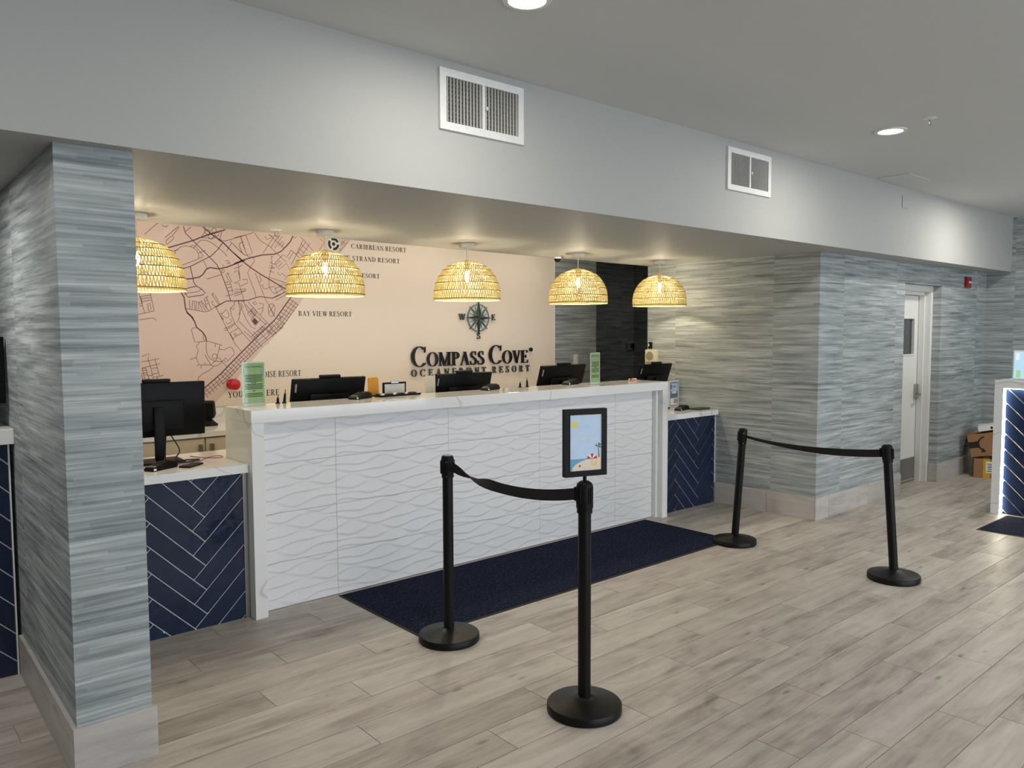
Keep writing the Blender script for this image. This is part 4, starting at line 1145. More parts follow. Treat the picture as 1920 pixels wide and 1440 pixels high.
def stanchion(loc, H_, tilt, belt_ang, label, dome=False):
    s_ = root('barrier_post', loc, label, 'barrier post', 'black retractable belt barrier posts')
    obj('base', MB().lathe(BASE, 48, caps=False), M['powder'], s_, local=True, smooth=True)
    T = Matrix.Translation((0, 0, 0.055)) @ tilt @ Matrix.Translation((0, 0, -0.055))
    obj('post', MB().cyl((0, 0, 0.055), 0.0275, H_ - 0.16, 32).xf(T), M['powder'], s_, local=True, smooth=True)
    zt = H_ - 0.115
    hd = [(0.0285, zt), (0.0315, zt), (0.0315, zt + 0.018), (0.033, zt + 0.020), (0.033, zt + 0.100), (0.030, zt + 0.110), (0.026, H_ - 0.001), (0.0, H_)]
    if dome:
        hd = [(0.0285, zt - 0.02), (0.033, zt - 0.02), (0.033, zt), (0.036, zt + 0.002), (0.036, zt + 0.092), (0.031, zt + 0.106), (0.018, H_), (0.0, H_)]
    head = obj('head', MB().lathe(hd, 32, caps=False).xf(T), M['black'], s_, local=True, smooth=True)
    if not dome:
        obj('cap', MB().lathe([(0.0, 0.0025), (0.022, 0.002), (0.0235, -0.002)], 24, (0, 0, H_), caps=False).xf(T), M['greyprint'] if label.startswith('black belt barrier post standing on') else M['black'], s_, local=True, smooth=True)
    for k in range(3):
        a = belt_ang + R(90) * (k + 1)
        cl = MB().box(0.030, 0.0385, -0.013, 0.013, zt + 0.022, zt + 0.092, 0.002).box(0.0385, 0.0415, -0.004, 0.004, zt + 0.024, zt + 0.090)
        obj('clip_slot', cl.xf(T @ Matrix.Rotation(a, 4, 'Z')), M['black'], s_, local=True)
    for a, dz in ((belt_ang + R(45), 0.008), (belt_ang - R(45), 0.008), (belt_ang + R(45), 0.085), (belt_ang - R(45), 0.085)):
        obj('screw', MB().cyl((0, 0, 0), 0.0032, 0.003, 10).xf(T @ Matrix.Rotation(a, 4, 'Z') @ Matrix.Translation((0.032, 0, zt + dz)) @ Matrix.Rotation(R(90), 4, 'Y')), M['chrome'], s_, local=True)
    return s_, T


def belt(parent, P, wdt):
    """ribbon through P: list of (point, twist) ; twist 0 = width vertical"""
    mb = MB()
    n = len(P)
    vs = []
    for i, (p, tw) in enumerate(P):
        p = Vector(p)
        t = (Vector(P[min(i + 1, n - 1)][0]) - Vector(P[max(i - 1, 0)][0])).normalized()
        side = t.cross(Vector((0, 0, 1))).normalized()
        up = side.cross(t).normalized()
        d_ = (up * math.cos(tw) + side * math.sin(tw)) * wdt / 2
        nn = t.cross(d_).normalized() * 0.0007
        vs += [p + d_ + nn, p - d_ + nn, p - d_ - nn, p + d_ - nn]
    fs = []
    for i in range(n - 1):
        for k in range(4):
            k2 = (k + 1) % 4
            fs.append((4 * i + k, 4 * i + k2, 4 * i + 4 + k2, 4 * i + 4 + k))
    fs += [(3, 2, 1, 0), (4 * n - 4, 4 * n - 3, 4 * n - 2, 4 * n - 1)]
    return obj('belt', mb.add(vs, fs), M['belt'], parent, smooth=True)


I4 = Matrix.Identity(4)
s1, T1 = stanchion((2.372, 2.262, 0), 0.995, I4, R(88), 'black belt barrier post carrying the beach scene sign, nearest the viewer', True)
s2, T2 = stanchion((2.403, 3.277, 0.0), 0.982, I4, R(-92), 'black belt barrier post standing on the near left corner of the mat')
s3, T3 = stanchion((5.172, 3.345, 0), 0.89, Matrix.Rotation(R(4.0), 4, 'X'), R(-90), 'black belt barrier post leaning slightly at the far right corner of the mat')
s4, T4 = stanchion((5.176, 2.156, 0), 0.88, Matrix.Rotation(R(-4.6), 4, 'X'), R(90), 'black belt barrier post leaning slightly on the open floor at right')


def sag_path(a, b, sag, tw0, tw1, k=1.0, n=28):
    out = []
    for i in range(n + 1):
        t = i / n
        p = Vector(a).lerp(Vector(b), t)
        p.z -= sag * 4 * t * (1 - t)
        u = 0.5 - 0.5 * math.cos(math.pi * min(1.0, t / k))
        out.append((tuple(p), tw0 + (tw1 - tw0) * u))
    return out


belt(s2, sag_path((2.402, 3.24, 0.928), (2.374, 2.302, 0.935), 0.055, 0.0, R(180), 0.45), 0.05)
a3 = T3 @ Vector((0, -0.034, 0.833))
b4 = T4 @ Vector((0, 0.036, 0.824))
belt(s3, sag_path((5.172 + a3.x, 3.345 + a3.y, a3.z), (5.176 + b4.x, 2.156 + b4.y, b4.z), 0.035, R(55), 0.0, 1.0), 0.05)
obj('belt_end', MB().box(2.356, 2.392, 2.298, 2.312, 0.905, 0.965, 0.003), M['black'], s2)
obj('belt_end', MB().box(5.158, 5.194, 2.156 + b4.y - 0.004, 2.156 + b4.y + 0.01, 0.794, 0.854, 0.003), M['black'], s3)

# framed beach sign on top of the first post: stands on it as a thing of its own
sx = root('sign_frame', (2.372, 2.262, 0.995), 'black framed poster of a beach with umbrella and palm on top of a barrier post', 'sign', rz=R(-18.5))
SWd, SHt = 0.197, 0.283
z0 = 0.022
obj('stem', MB().cyl((0, 0, 0.0), 0.008, 0.03, 16), M['black'], sx, local=True, smooth=True)
b_ = 0.024
fr = MB().box(-SWd / 2, SWd / 2, -0.014, 0.014, z0, z0 + b_).box(-SWd / 2, SWd / 2, -0.014, 0.014, z0 + SHt - b_, z0 + SHt)
fr.box(-SWd / 2, -SWd / 2 + b_, -0.014, 0.014, z0 + b_, z0 + SHt - b_).box(SWd / 2 - b_, SWd / 2, -0.014, 0.014, z0 + b_, z0 + SHt - b_)
obj('frame', fr, M['black'], sx, local=True)
px0, px1, pz0, pz1 = -SWd / 2 + b_, SWd / 2 - b_, z0 + b_, z0 + SHt - b_
ps = obj('poster', MB().box(px0, px1, -0.009, 0.009, pz0, pz1), M['sky'], sx, local=True)
obj('paper_margin', MB().box(px0, px0 + 0.002, -0.0094, -0.009, pz0, pz1).box(px1 - 0.002, px1, -0.0094, -0.009, pz0, pz1).box(px0, px1, -0.0094, -0.009, pz1 - 0.004, pz1), M['whitepaper'], ps, local=True)
PWd, PHt = px1 - px0, pz1 - pz0


def art(name, pts, lay, mt):
    """flat print on the poster: pts in 0..1 of the sheet"""
    y = -0.0092 - 0.0001 * lay
    mb = MB().prism([(px0 + a * PWd, pz0 + b * PHt) for a, b in pts], y, -0.009, lambda a, b, d: (a, d, b))
    return obj(name, mb, M[mt], ps, local=True)


disc = lambda cx, cy, r, n=16: [(cx + r * math.cos(2 * math.pi * k / n), cy + r * PWd / PHt * math.sin(2 * math.pi * k / n)) for k in range(n)]
art('sun', disc(0.155, 0.83, 0.085), 1, 'sun')
for k in range(12):
    a = 2 * math.pi * k / 12
    art('sun_ray', [(0.155 + 0.095 * math.cos(a - 0.15), 0.83 + 0.057 * math.sin(a - 0.15)), (0.155 + 0.095 * math.cos(a + 0.15), 0.83 + 0.057 * math.sin(a + 0.15)), (0.155 + 0.125 * math.cos(a), 0.83 + 0.075 * math.sin(a))], 1, 'sun')
art('sea', [(0.0, 0.0), (0.62, 0.0), (0.62, 0.215), (0.0, 0.215)], 1, 'water')
art('beach', [(0.06, 0.0), (0.10, 0.07), (0.2, 0.125), (0.35, 0.165), (0.55, 0.2), (0.8, 0.235), (1.0, 0.25), (1.0, 0.0)], 2, 'sand')
for k in range(5):
    a0, a1 = R(180 - 36 * k), R(144 - 36 * k)
    art('umbrella_panel', [(0.70, 0.20), (0.70 + 0.17 * math.cos(a0), 0.205 + 0.095 * math.sin(a0)), (0.70 + 0.17 * math.cos(a1), 0.205 + 0.095 * math.sin(a1))], 3, 'red' if k % 2 == 0 else 'whitepaper')
art('umbrella_pole', [(0.685, 0.10), (0.695, 0.10), (0.715, 0.21), (0.705, 0.21)], 2, 'trunk')
art('deck_chair', [(0.68, 0.09), (0.80, 0.07), (0.90, 0.17), (0.84, 0.175), (0.77, 0.105), (0.70, 0.115)], 4, 'sun')
art('palm_trunk', [(0.90, 0.22), (0.94, 0.22), (0.915, 0.42), (0.895, 0.42)], 3, 'trunk')
for k, (ax, ay) in enumerate(((-0.13, 0.02), (-0.10, 0.055), (0.02, 0.075), (0.09, 0.05), (-0.06, -0.05), (0.09, -0.02))):
    art('palm_leaf', [(0.905, 0.42), (0.905 + ax * 0.5 - ay * 0.25, 0.42 + ay * 0.6 + 0.018), (0.905 + ax, 0.42 + ay), (0.905 + ax * 0.5 + ay * 0.25, 0.42 + ay * 0.6 - 0.012)], 4, 'palm')
art('shell', disc(0.31, 0.085, 0.035, 8), 3, 'red')


def flat_text(name, body, size, parent, mat, mtx, extrude=0.0002, align='CENTER'):
    cu = bpy.data.curves.new(name, 'FONT')
    cu.body = body
    cu.size = size
    cu.align_x = align
    cu.extrude = extrude
    tmp = bpy.data.objects.new(name, cu)
    COL.objects.link(tmp)
    dg = bpy.context.evaluated_depsgraph_get()
    me = bpy.data.meshes.new_from_object(tmp.evaluated_get(dg))
    bpy.data.objects.remove(tmp)
    me.transform(mtx)
    me.materials.clear()
    me.materials.append(mat)
    o = bpy.data.objects.new(name, me)
    link(o, parent)
    return o


UPR = Matrix.Rotation(R(90), 4, 'X')
flat_text('lettering', 'Welcome to', 0.016, ps, M['whitepaper'], Matrix.Translation(((px0 + px1) / 2 + 0.01, -0.0093, pz0 + PHt * 0.635)) @ UPR)
flat_text('lettering', 'Compass Cove', 0.016, ps, M['whitepaper'], Matrix.Translation(((px0 + px1) / 2 + 0.004, -0.0093, pz0 + PHt * 0.56)) @ UPR)

# ------------------------------------------------------------------ acrylic holders with printed sheets
def policy_sign(loc, rz, label, mat_sheet):
    a = root('policy_sign', loc, label, 'sign holder', 'clear holders with green notices', rz)
    w_, h_ = 0.150, 0.262
    obj('holder', MB().box(-w_ / 2, w_ / 2, -0.003, -0.0022, 0.0, h_).box(-w_ / 2, w_ / 2, 0.0022, 0.003, 0.0, h_).box(-w_ / 2, w_ / 2, -0.003, 0.055, 0.0, 0.002), M['acrylic'], a, local=True)
    sh = obj('sheet', MB().box(-w_ / 2 + 0.006, w_ / 2 - 0.006, -0.0008, 0.0008, 0.018, h_ - 0.006), M[mat_sheet], a, local=True)
    ed = MB().box(-w_ / 2, -w_ / 2 + 0.006, -0.001, 0.001, 0.002, h_).box(w_ / 2 - 0.006, w_ / 2, -0.001, 0.001, 0.002, h_).box(-w_ / 2, w_ / 2, -0.001, 0.001, 0.002, 0.017).box(-w_ / 2, w_ / 2, -0.001, 0.001, h_ - 0.006, h_)
    obj('pale_margin', ed, M['whitepaper'], a, local=True)
    flat_text('heading', 'Policy Reminders', 0.0165, sh, M['textdark'], Matrix.Translation((0, -0.0011, h_ - 0.032)) @ UPR)
    ln = MB()
    rr = random.Random(11)
    zs = [0.183, 0.174, 0.165, 0.156, 0.147, 0.129, 0.120, 0.111, 0.102, 0.075, 0.066, 0.057]
    for z in zs:
        hw = 0.060 - rr.random() * 0.006
        ln.box(-hw, hw, -0.0011, -0.0009, z, z + 0.0042)
    ln.box(-0.018, 0.018, -0.0011, -0.0009, 0.138, 0.142).box(-0.009, 0.009, -0.0011, -0.0009, 0.091, 0.095)
    stuff(obj('small_print', ln, M['textdark'], sh, local=True))
    for (cx, cz) in ((-0.052, 0.215), (0.052, 0.215), (-0.052, 0.036), (0.052, 0.036)):
        dsk = MB().prism([(cx + 0.010 * math.cos(k * 0.5236), cz + 0.012 * math.sin(k * 0.5236)) for k in range(12)], -0.0011, -0.0009, lambda p, q, d: (p, d, q))
        ik = obj('icon', dsk, M['whitepaper'], sh, local=True)
        rn = MB()
        for q in _arc(cx, cz, 0.011, 0.013, 0, 360, 0.002, 0.002, 14):
            rn.prism(q, -0.0013, -0.0011, lambda p, q_, d: (p, d, q_))
        rn.prism([(cx - 0.003, cz - 0.005), (cx + 0.003, cz - 0.005), (cx + 0.002, cz + 0.006), (cx - 0.002, cz + 0.006)], -0.0013, -0.0011, lambda p, q_, d: (p, d, q_))
        obj('icon_mark', rn, M['textdark'], ik, local=True)
    return a


CT = 1.1905
policy_sign((1.878, 4.48, CT), R(8), 'green policy notice in a clear holder at the left end of the counter', 'green')
policy_sign((4.735, 4.40, CT), R(12), 'green policy notice in a clear holder between the two right hand monitors', 'green')

# flyer on the right low counter
fy_ = root('flyer_holder', (6.175, 4.70, 0.8855), 'blue and white flyer in a white frame on the right low counter', 'sign holder', rz=R(10))
w_, h_ = 0.20, 0.262
obj('frame', MB().box(-w_ / 2, w_ / 2, -0.004, 0.004, 0, h_).box(-w_ / 2, w_ / 2, -0.004, 0.05, 0, 0.004), M['whitepaper'], fy_, local=True)
fs_ = obj('print', MB().box(-w_ / 2 + 0.012, w_ / 2 - 0.012, -0.0047, -0.004, 0.014, h_ - 0.012), M['greyprint'], fy_, local=True)
for (a0, a1, b0, b1, mt) in ((0.1, 0.9, 0.62, 0.93, 'sky'), (0.25, 0.75, 0.74, 0.86, 'whitepaper'), (0.3, 0.7, 0.52, 0.68, 'whitepaper'), (0.1, 0.9, 0.36, 0.50, 'teal'), (0.08, 0.9, 0.05, 0.32, 'whitepaper'), (0.45, 0.88, 0.1, 0.3, 'skin'), (0.1, 0.22, 0.7, 0.9, 'teal')):
    obj('print_block', MB().box(-0.088 + a0 * 0.176, -0.088 + a1 * 0.176, -0.0052, -0.0047, 0.014 + b0 * 0.236, 0.014 + b1 * 0.236), M[mt], fs_, local=True)


# ------------------------------------------------------------------ monitors seen from behind
def build_monitor(loc, rz, tilt, zc, label, wdt=0.53, hgt=0.315, bump=True, flap=None):
    m_ = root('monitor', loc, label, 'monitor', 'black computer monitors behind the counter', rz)
    T = Matrix.Translation((0, 0, zc)) @ Matrix.Rotation(R(tilt), 4, 'X')
    obj('panel', MB().box(-wdt / 2, wdt / 2, -0.012, 0.012, -hgt / 2, hgt / 2, 0.004).xf(T), M['screen'], m_, local=True, smooth=True)
    obj('back_shell', MB().box(-wdt * 0.27, wdt * 0.27, -0.038, -0.0125, -hgt * 0.36, hgt * 0.18, 0.010).xf(T), M['black'], m_, local=True, smooth=True)
    obj('maker_plate', MB().box(-wdt / 2 + 0.02, -wdt / 2 + 0.032, -0.0135, -0.012, hgt * 0.22, hgt * 0.40).xf(T), M['thermo'], m_, local=True)
    if bump:
        obj('webcam', MB().box(-0.075, 0.075, -0.012, 0.014, hgt / 2 + 0.0005, hgt / 2 + 0.02, 0.005).xf(T), M['black'], m_, local=True, smooth=True)
    obj('stand_column', MB().box(-0.028, 0.028, -0.066, -0.04, 0.012, zc + 0.02, 0.006), M['black'], m_, local=True, smooth=True)
    obj('stand_base', MB().box(-0.12, 0.12, -0.13, 0.07, 0.0, 0.012, 0.005), M['black'], m_, local=True, smooth=True)
    return m_


WT = 0.8855
build_monitor((1.40, 4.72, WT), R(-4), 4, 0.300, 'black monitor on its stand beside the striped pier, seen from behind')
build_monitor((2.517, 4.79, WT), R(-2), 15, 0.285, 'black monitor behind the counter below BAY VIEW RESORT on the map')
build_monitor((3.650, 4.79, WT), R(-1), 15, 0.275, 'black monitor behind the counter under the OCEANFRONT lettering')
build_monitor((4.715, 4.79, WT), R(0), 17, 0.305, 'black monitor behind the counter between lobby lettering and green notice')
build_monitor((5.93, 4.77, WT), R(3), 18, 0.280, 'black monitor at the right end of the counter below the intercom', wdt=0.5)
build_monitor((0.375, 4.42, 1.1825), R(-10), -6, 0.270, 'black monitor standing on the counter at the left edge of the view', wdt=0.5)


# ------------------------------------------------------------------ card terminals
def terminal(loc, rz, label):
    t_ = root('card_terminal', loc, label, 'card terminal', 'black card payment terminals', rz)
    body = [(-0.11, 0.0), (0.10, 0.0), (0.11, 0.012), (0.085, 0.045), (0.03, 0.052), (-0.10, 0.024), (-0.115, 0.012)]
    obj('body', MB().prism(body, -0.042, 0.042, lambda a, b, d: (a, d, b)), M['black'], t_, local=True)
    obj('display', MB().box(0.038, 0.082, -0.032, 0.032, 0.0505, 0.0535), M['screen'], t_, local=True)
    for i in range(4):
        for j in range(3):
            x_ = -0.085 + i * 0.027
            z_ = 0.0245 + (x_ + 0.10) * (0.028 / 0.13)
            obj('key', MB().box(x_ - 0.009, x_ + 0.009, -0.028 + j * 0.021, -0.013 + j * 0.021, z_ - 0.004, z_ + 0.005), M['thermo'] if i == 0 else M['bookgreen'], t_, local=True)
    obj('paper_label', MB().box(-0.113, -0.09, -0.0428, -0.0422, 0.006, 0.018), M['whitepaper'], t_, local=True)
    for ch in [q for q in bpy.data.objects if q.parent == t_]:
        ch.data.transform(Matrix.Scale(0.8, 4))
    return t_


terminal((2.62, 4.53, CT), R(25), 'black card terminal on the counter in front of the monitor below BAY VIEW RESORT')
terminal((3.74, 4.545, CT), R(20), 'black card terminal on the counter in front of the OCEANFRONT monitor')
terminal((4.60, 4.545, CT), R(15), 'black card terminal on the counter just left of the right green notice')
terminal((1.335, 4.45, WT), R(30), 'black card terminal on the left worktop beside the striped pier')
terminal((6.03, 4.49, WT), R(10), 'black card terminal on the right low counter before the flyer')

# keyboard on the counter edge, clip frame, envelope
kb = root('keyboard', (2.93, 4.56, CT), 'flat black keyboard lying near the back edge of the counter', 'keyboard', rz=R(4))
obj('tray', MB().box(-0.17, 0.17, -0.04, 0.04, 0.0, 0.012, 0.003), M['black'], kb, local=True)
for i in range(13):
    for j in range(3):
        obj('key', MB().box(-0.16 + i * 0.0246, -0.139 + i * 0.0246, -0.035 + j * 0.024, -0.014 + j * 0.024, 0.0122, 0.018), M['whitepaper'] if (i * 7 + j * 5) % 4 == 0 else M['textdark'], kb, local=True)
ho = root('file_holder', (2.93, 4.80, WT), 'black upright file holder between two monitors behind the counter', 'file holder')
obj('bin', MB().box(-0.10, 0.25, -0.06, 0.06, 0, 0.004).box(-0.10, -0.096, -0.06, 0.06, 0.004, 0.30).box(0.246, 0.25, -0.06, 0.06, 0.004, 0.30).box(-0.096, 0.246, -0.06, -0.056, 0.004, 0.30).box(-0.096, 0.246, 0.056, 0.06, 0.004, 0.30), M['black'], ho, local=True)
tag(obj('envelope', MB().prism([(2.842, 0.89), (2.935, 0.89), (2.915, 1.30), (2.900, 1.312), (2.842, 1.305)], 4.79, 4.812, lambda a, b, d: (a, d, b)), M['orange'], origin=(2.89, 4.80, 0.89)), 'orange paper envelope sticking up beside a monitor behind the counter', 'envelope')
cf = root('clipboard', (3.06, 4.83, 0.89), 'dark edged clipboard with cream paper propped behind the counter', 'clipboard')
obj('board', MB().box(-0.085, 0.11, -0.005, 0.005, 0.0, 0.375), M['black'], cf, local=True)
obj('paper', MB().box(-0.072, 0.097, -0.0065, -0.0052, 0.02, 0.362), M['whitepaper'], cf, local=True)
obj('clip', MB().box(-0.02, 0.045, -0.010, 0.006, 0.366, 0.383, 0.002), M['chrome'], cf, local=True)
ah = root('brochure_stand', (3.325, 4.74, WT), 'clear brochure stand beside the monitor under the OCEANFRONT lettering', 'stand')
obj('back_plate', MB().box(-0.05, 0.05, 0.0, 0.004, 0.0, 0.43).box(-0.05, 0.05, -0.05, 0.0, 0.0, 0.004), M['acrylic'], ah, local=True)
obj('leaflet', MB().box(-0.045, 0.045, -0.003, -0.001, 0.005, 0.42), M['beige'], ah, local=True)
# pens
for (x, y, lb, ln, tl) in ((2.06, 4.56, 'black pen standing upright right of the left green notice', 0.052, 3), (2.105, 4.565, 'thin black pen standing upright nearer the left monitor on the counter', 0.085, 6),
                           (4.06, 4.57, 'short black pen standing upright right of the OCEANFRONT monitor', 0.05, 3), (4.14, 4.575, 'taller black pen standing upright left of the next monitor', 0.075, -3)):
    pn = root('pen', (x, y, CT), lb, 'pen', 'upright pens on the counter')
    obj('holder', MB().cyl((0, 0, 0), 0.014, 0.006, 16), M['black'], pn, local=True)
    obj('barrel', MB().lathe([(0.007, 0.006), (0.0085, 0.012), (0.007, ln * 0.6), (0.0025, ln * 0.75), (0.0018, ln)], 10).xf(Matrix.Rotation(R(tl), 4, 'Y')), M['black'], pn, local=True, smooth=True)
st = root('stapler', (5.33, 4.50, CT), 'small pink stapler lying near the right end of the counter', 'stapler', rz=R(5))
obj('base', MB().box(-0.055, 0.055, -0.012, 0.012, 0, 0.008, 0.002), M['pink'], st, local=True)
obj('arm', MB().box(-0.055, 0.045, -0.010, 0.010, 0.009, 0.022, 0.003), M['pink'], st, local=True)
obj('hinge', MB().box(-0.05, -0.035, -0.011, 0.011, 0.0085, 0.026, 0.002), M['black'], st, local=True)
tag(obj('notebook', MB().box(6.10, 6.29, 4.36, 4.46, WT, WT + 0.014, 0.002), M['bookgreen'], origin=(6.195, 4.41, WT)), 'dark green flat book on the right low counter against the wall', 'book')
gr = root('label_printer', (5.62, 4.52, WT), 'small black box printer on the right low counter beside the white frame', 'printer')
obj('case', MB().box(0.0, 0.13, -0.05, 0.07, 0.0, 0.05, 0.008), M['black'], gr, local=True, smooth=True)
obj('lid', MB().box(0.01, 0.12, -0.03, 0.06, 0.0505, 0.062, 0.006), M['screen'], gr, local=True, smooth=True)

# loose leads and a handset on the left worktop
def cable(pts, r, mt, label, n=8):
    P = [Vector(p) for p in pts]
    out = []
    for i in range(len(P) - 1):
        p0, p1, p2, p3 = P[max(i - 1, 0)], P[i], P[i + 1], P[min(i + 2, len(P) - 1)]
        for k in range(n):
            t = k / n
            out.append(0.5 * ((2 * p1) + (p2 - p0) * t + (2 * p0 - 5 * p1 + 4 * p2 - p3) * t * t + (3 * p1 - p0 - 3 * p2 + p3) * t ** 3))
    out.append(P[-1])
    tag(obj('cable', MB().tube(out, r, 6), M[mt], smooth=True, origin=tuple(P[-1])), label, 'cable', 'loose leads on the left worktop')


cable([(1.47, 4.70, 1.03), (1.50, 4.66, 0.95), (1.47, 4.63, 0.905), (1.50, 4.58, 0.889), (1.56, 4.60, 0.889), (1.57, 4.64, 0.889), (1.50, 4.64, 0.889), (1.46, 4.58, 0.889)], 0.0035, 'cable', 'black lead hanging from the left monitor and coiling on the worktop')
cable([(1.44, 4.70, 1.03), (1.42, 4.66, 0.94), (1.40, 4.62, 0.895), (1.36, 4.60, 0.889), (1.43, 4.56, 0.889), (1.54, 4.57, 0.889), (1.60, 4.62, 0.889), (1.53, 4.66, 0.889)], 0.0035, 'cable', 'second black lead looping beside the left monitor base')
cable([(1.44, 4.50, 0.888), (1.52, 4.50, 0.888), (1.58, 4.56, 0.888), (1.66, 4.66, 0.889), (1.72, 4.66, 0.892), (1.735, 4.62, 0.889), (1.68, 4.62, 0.888), (1.62, 4.72, 0.888), (1.60, 4.78, 0.888)], 0.0022, 'wirered', 'thin reddish lead running across the left worktop to the counter side')
tag(obj('mobile_phone', MB().box(-0.035, 0.035, -0.07, 0.07, 0.0, 0.009, 0.004).xf(Matrix.Translation((1.49, 4.44, WT)) @ Matrix.Rotation(R(-50), 4, 'Z')), M['screen'], origin=(1.49, 4.44, WT)), 'flat black phone lying on the left worktop', 'phone')
tag(obj('sticky_note', MB().box(-0.03, 0.03, -0.02, 0.02, 0.0, 0.004).xf(Matrix.Translation((1.38, 4.60, WT + 0.0125)) @ Matrix.Rotation(R(20), 4, 'Z')), M['wirered'], origin=(1.38, 4.60, WT)), 'small red note lying on the base of the left monitor', 'note')

# scanner on the back cabinet
sn = root('scanner', (2.17, 6.05, 0.9165), 'black tabletop scanner on the back cabinet below the map', 'scanner', rz=R(-35))
obj('foot', MB().lathe([(0.0, 0.0), (0.068, 0.0), (0.070, 0.01), (0.045, 0.03), (0.028, 0.05), (0.03, 0.075), (0.0, 0.075)], 24, caps=False), M['black'], sn, local=True, smooth=True)
obj('head', MB().box(-0.055, 0.055, -0.05, 0.03, 0.065, 0.195, 0.018).xf(Matrix.Translation((0, 0, 0.1)) @ Matrix.Rotation(R(18), 4, 'X') @ Matrix.Translation((0, 0, -0.1))), M['screen'], sn, local=True, smooth=True)
obj('window', MB().box(-0.045, 0.045, 0.0305, 0.034, 0.085, 0.18).xf(Matrix.Translation((0, 0, 0.1)) @ Matrix.Rotation(R(18), 4, 'X') @ Matrix.Translation((0, 0, -0.1))), M['redmatte'], sn, local=True)

# ------------------------------------------------------------------ things on the walls
ic_ = root('intercom', (6.30, 5.07, 1.25), 'cream wall intercom with round speaker on the right wall', 'intercom')
obj('case', MB().box(6.268, 6.2995, 4.985, 5.135, 1.235, 1.44, 0.004), M['beige'], ic_)
obj('speaker_grille', MB().cyl((0, 0, 0), 0.045, 0.004, 28).xf(Matrix.Translation((6.268, 5.075, 1.375)) @ Matrix.Rotation(R(-90), 4, 'Y')), M['grille'], ic_)
obj('button_row', MB().box(6.264, 6.2679, 5.0, 5.12, 1.29, 1.32), M['grille'], ic_)
cr = root('door_buzzer', (6.30, 5.085, 1.46), 'small black wall reader just above the cream intercom', 'wall reader')
obj('case', MB().box(6.28, 6.2995, 5.065, 5.105, 1.452, 1.518, 0.004), M['black'], cr)
obj('light_bar', MB().box(6.2785, 6.28, 5.092, 5.10, 1.475, 1.50), M['whitepaper'], cr)
th = root('thermostat', (10.22, 8.6, 1.37), 'grey thermostat on the dark hall wall', 'thermostat')
obj('case', MB().box(10.14, 10.19, 8.575, 8.5995, 1.31, 1.44, 0.006).box(10.0, 10.19, 8.575, 8.5995, 1.31, 1.44, 0.006), M['thermo'], th)
obj('display', MB().box(10.10, 10.16, 8.571, 8.5749, 1.355, 1.415), M['screen'], th)
for x, z, lb in ((6.50, 1.305, 'white wall plate half hidden behind the monitor left of the right notice'),):
    pl_ = root('wall_plate', (x, 6.35, z), lb, 'wall plate')
    obj('plate', MB().box(x - 0.035, x + 0.035, 6.342, 6.3495, z - 0.06, z + 0.06, 0.002), M['white'], pl_)
    obj('socket', MB().box(x - 0.017, x + 0.017, 6.3405, 6.342, z - 0.035, z + 0.035, 0.001), M['whitepaper'], pl_)
dc = root('dome_camera', (4.92, 5.03, ZB), 'small dark dome camera under the back edge of the soffit', 'camera')
obj('mount', MB().cyl((0, 0, -0.012), 0.036, 0.012, 24), M['white'], dc, local=True, smooth=True)
obj('dome', MB().lathe([(0.030, -0.012), (0.029, -0.025), (0.021, -0.037), (0.0, -0.043)], 24, caps=False), M['screen'], dc, local=True, smooth=True)
al = root('alarm_pull', (9.58, 3.28, 2.1), 'small red fire alarm unit high on the wall right of the door', 'alarm')
obj('case', MB().box(9.515, 9.645, 3.262, 3.2915, 2.095, 2.213, 0.003), M['redmatte'], al)
obj('white_bar', MB().box(9.56, 9.642, 3.259, 3.262, 2.145, 2.165), M['whitepaper'], al)

# ------------------------------------------------------------------ glowing tiled desk on the right
XD = 7.717
ld = root('lit_desk', (8.05, 1.6, 0), 'navy tiled desk edge lit by a warm light strip in a pale stone surround', 'desk')
obj('top_slab', MB().box(XD, 8.45, 0.6, 2.397, 1.115, 1.183, 0.0015), M['quartz'], ld)
obj('side_slab', MB().box(XD, 8.45, 2.327, 2.397, 0.0, 1.1145, 0.0015), M['quartz'], ld)
obj('carcass', MB().box(XD + 0.036, 8.40, 0.65, 2.326, 0.0, 1.114), M['grout'], ld)
herringbone(ld, -2.315, -1.25, 0.004, 1.112, -2.02, 0.02, lambda a, b, d: (XD + 0.036 - d, -a, b), depth=0.007)
obj('light_strip', MB().box(XD + 0.008, XD + 0.014, 2.3235, 2.3268, 0.006, 1.11), M['led'], ld)
obj('light_strip', MB().box(XD + 0.008, XD + 0.014, 0.7, 2.32, 1.1115, 1.1148), M['led'], ld)
# tablet showing a map on top of the desk
tb = root('map_display', (7.86, 2.12, 1.1835), 'bright little screen showing a blue and green map on the glowing desk', 'screen')
obj('foot', MB().box(7.84, 7.90, 1.95, 2.29, 1.1835, 1.19), M['whitepaper'], tb)
obj('case', MB().box(7.853, 7.865, 1.94, 2.302, 1.1905, 1.445, 0.002), M['whitepaper'], tb)
sc_ = obj('map_screen', MB().box(7.850, 7.8529, 1.948, 2.292, 1.20, 1.436), M['tablet'], tb)
for (y0, y1, z0_, z1_, mt) in ((2.10, 2.19, 1.20, 1.436, 'tabletpale'), (2.06, 2.10, 1.20, 1.436, 'tabletgreen'), (2.24, 2.275, 1.205, 1.27, 'tabletgreen'), (2.25, 2.28, 1.36, 1.42, 'tabletpale'), (1.95, 2.05, 1.25, 1.40, 'tabletpale')):
    obj('map_patch', MB().box(7.8492, 7.8499, y0, y1, z0_, z1_), M[mt], sc_)

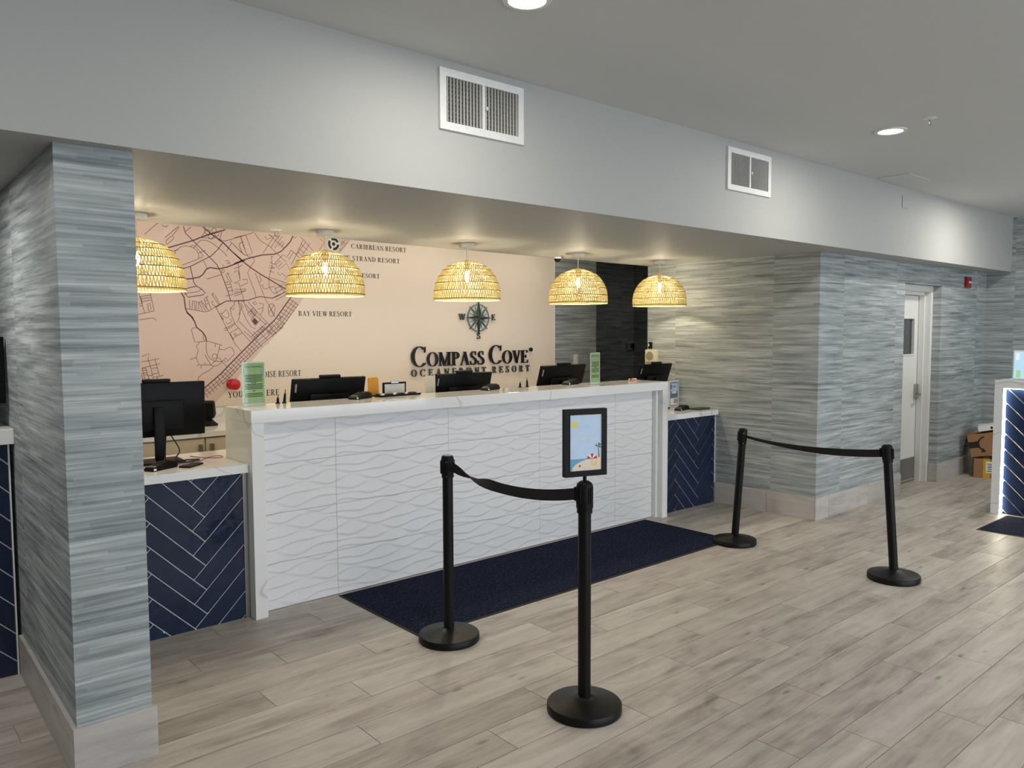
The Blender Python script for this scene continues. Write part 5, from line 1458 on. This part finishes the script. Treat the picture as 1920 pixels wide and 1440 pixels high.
# ------------------------------------------------------------------ parcels behind the desk
def carton(loc, rz, sx_, sy_, sz_, label, mt='card', lean=None):
    c_ = root('carton', loc, label, 'box', 'parcels stacked in the corner', rz)
    L_ = lean or I4
    obj('box_body', MB().box(-sx_ / 2, sx_ / 2, -sy_ / 2, sy_ / 2, 0, sz_, 0.003).xf(L_), M[mt], c_, local=True)
    return c_, L_


c1, L1 = carton((9.70, 2.98, 0), R(20), 0.34, 0.42, 0.205, 'brown carton with yellow tape and white label on the floor in the corner')
obj('yellow_tape', MB().box(-0.1715, -0.170, 0.055, 0.12, 0.0, 0.2055).box(-0.17, 0.17, 0.055, 0.12, 0.2052, 0.2062), M['tape'], c1, local=True)
obj('address_label', MB().box(-0.1725, -0.1716, 0.0, 0.095, 0.06, 0.185), M['whitepaper'], c1, local=True)
lb_ = MB()
for k in range(5):
    lb_.box(-0.1731, -0.1726, 0.01, 0.085 - 0.01 * (k % 2), 0.075 + 0.02 * k, 0.083 + 0.02 * k)
obj('label_print', lb_, M['logo'], c1, local=True)
lean = Matrix.Rotation(R(-13), 4, 'X')
c2, L2 = carton((9.72, 3.02, 0.256), R(18), 0.30, 0.40, 0.24, 'brown carton with black curved arrow print tilted on the lower parcel', lean=lean)
sm = MB()
for q in _arc(-0.03, 0.13, 0.085, 0.085, 95, 235, 0.016, 0.016, 14):
    sm.prism([(a, b) for a, b in q], -0.1512, -0.150, lambda a, b, d: (d, -a, b))
sm.prism([(-0.10, 0.04), (-0.05, 0.045), (-0.07, 0.085)], -0.1512, -0.150, lambda a, b, d: (d, -a, b))
obj('arrow_print', sm.xf(lean), M['logo'], c2, local=True)
obj('black_tape', MB().box(-0.1512, -0.150, 0.10, 0.2005, 0.10, 0.17).xf(lean), M['logo'], c2, local=True)
c3, L3 = carton((9.74, 2.99, 0.535), R(16), 0.26, 0.34, 0.055, 'flat white box with dark print on top of the leaning parcels', mt='whitepaper', lean=lean)
obj('box_print', MB().box(-0.1312, -0.130, -0.10, -0.04, 0.015, 0.04).box(-0.1312, -0.130, -0.01, 0.0, 0.012, 0.044).box(-0.1312, -0.130, 0.03, 0.05, 0.012, 0.04).xf(lean), M['logo'], c3, local=True)

print('objects', len(bpy.data.objects))
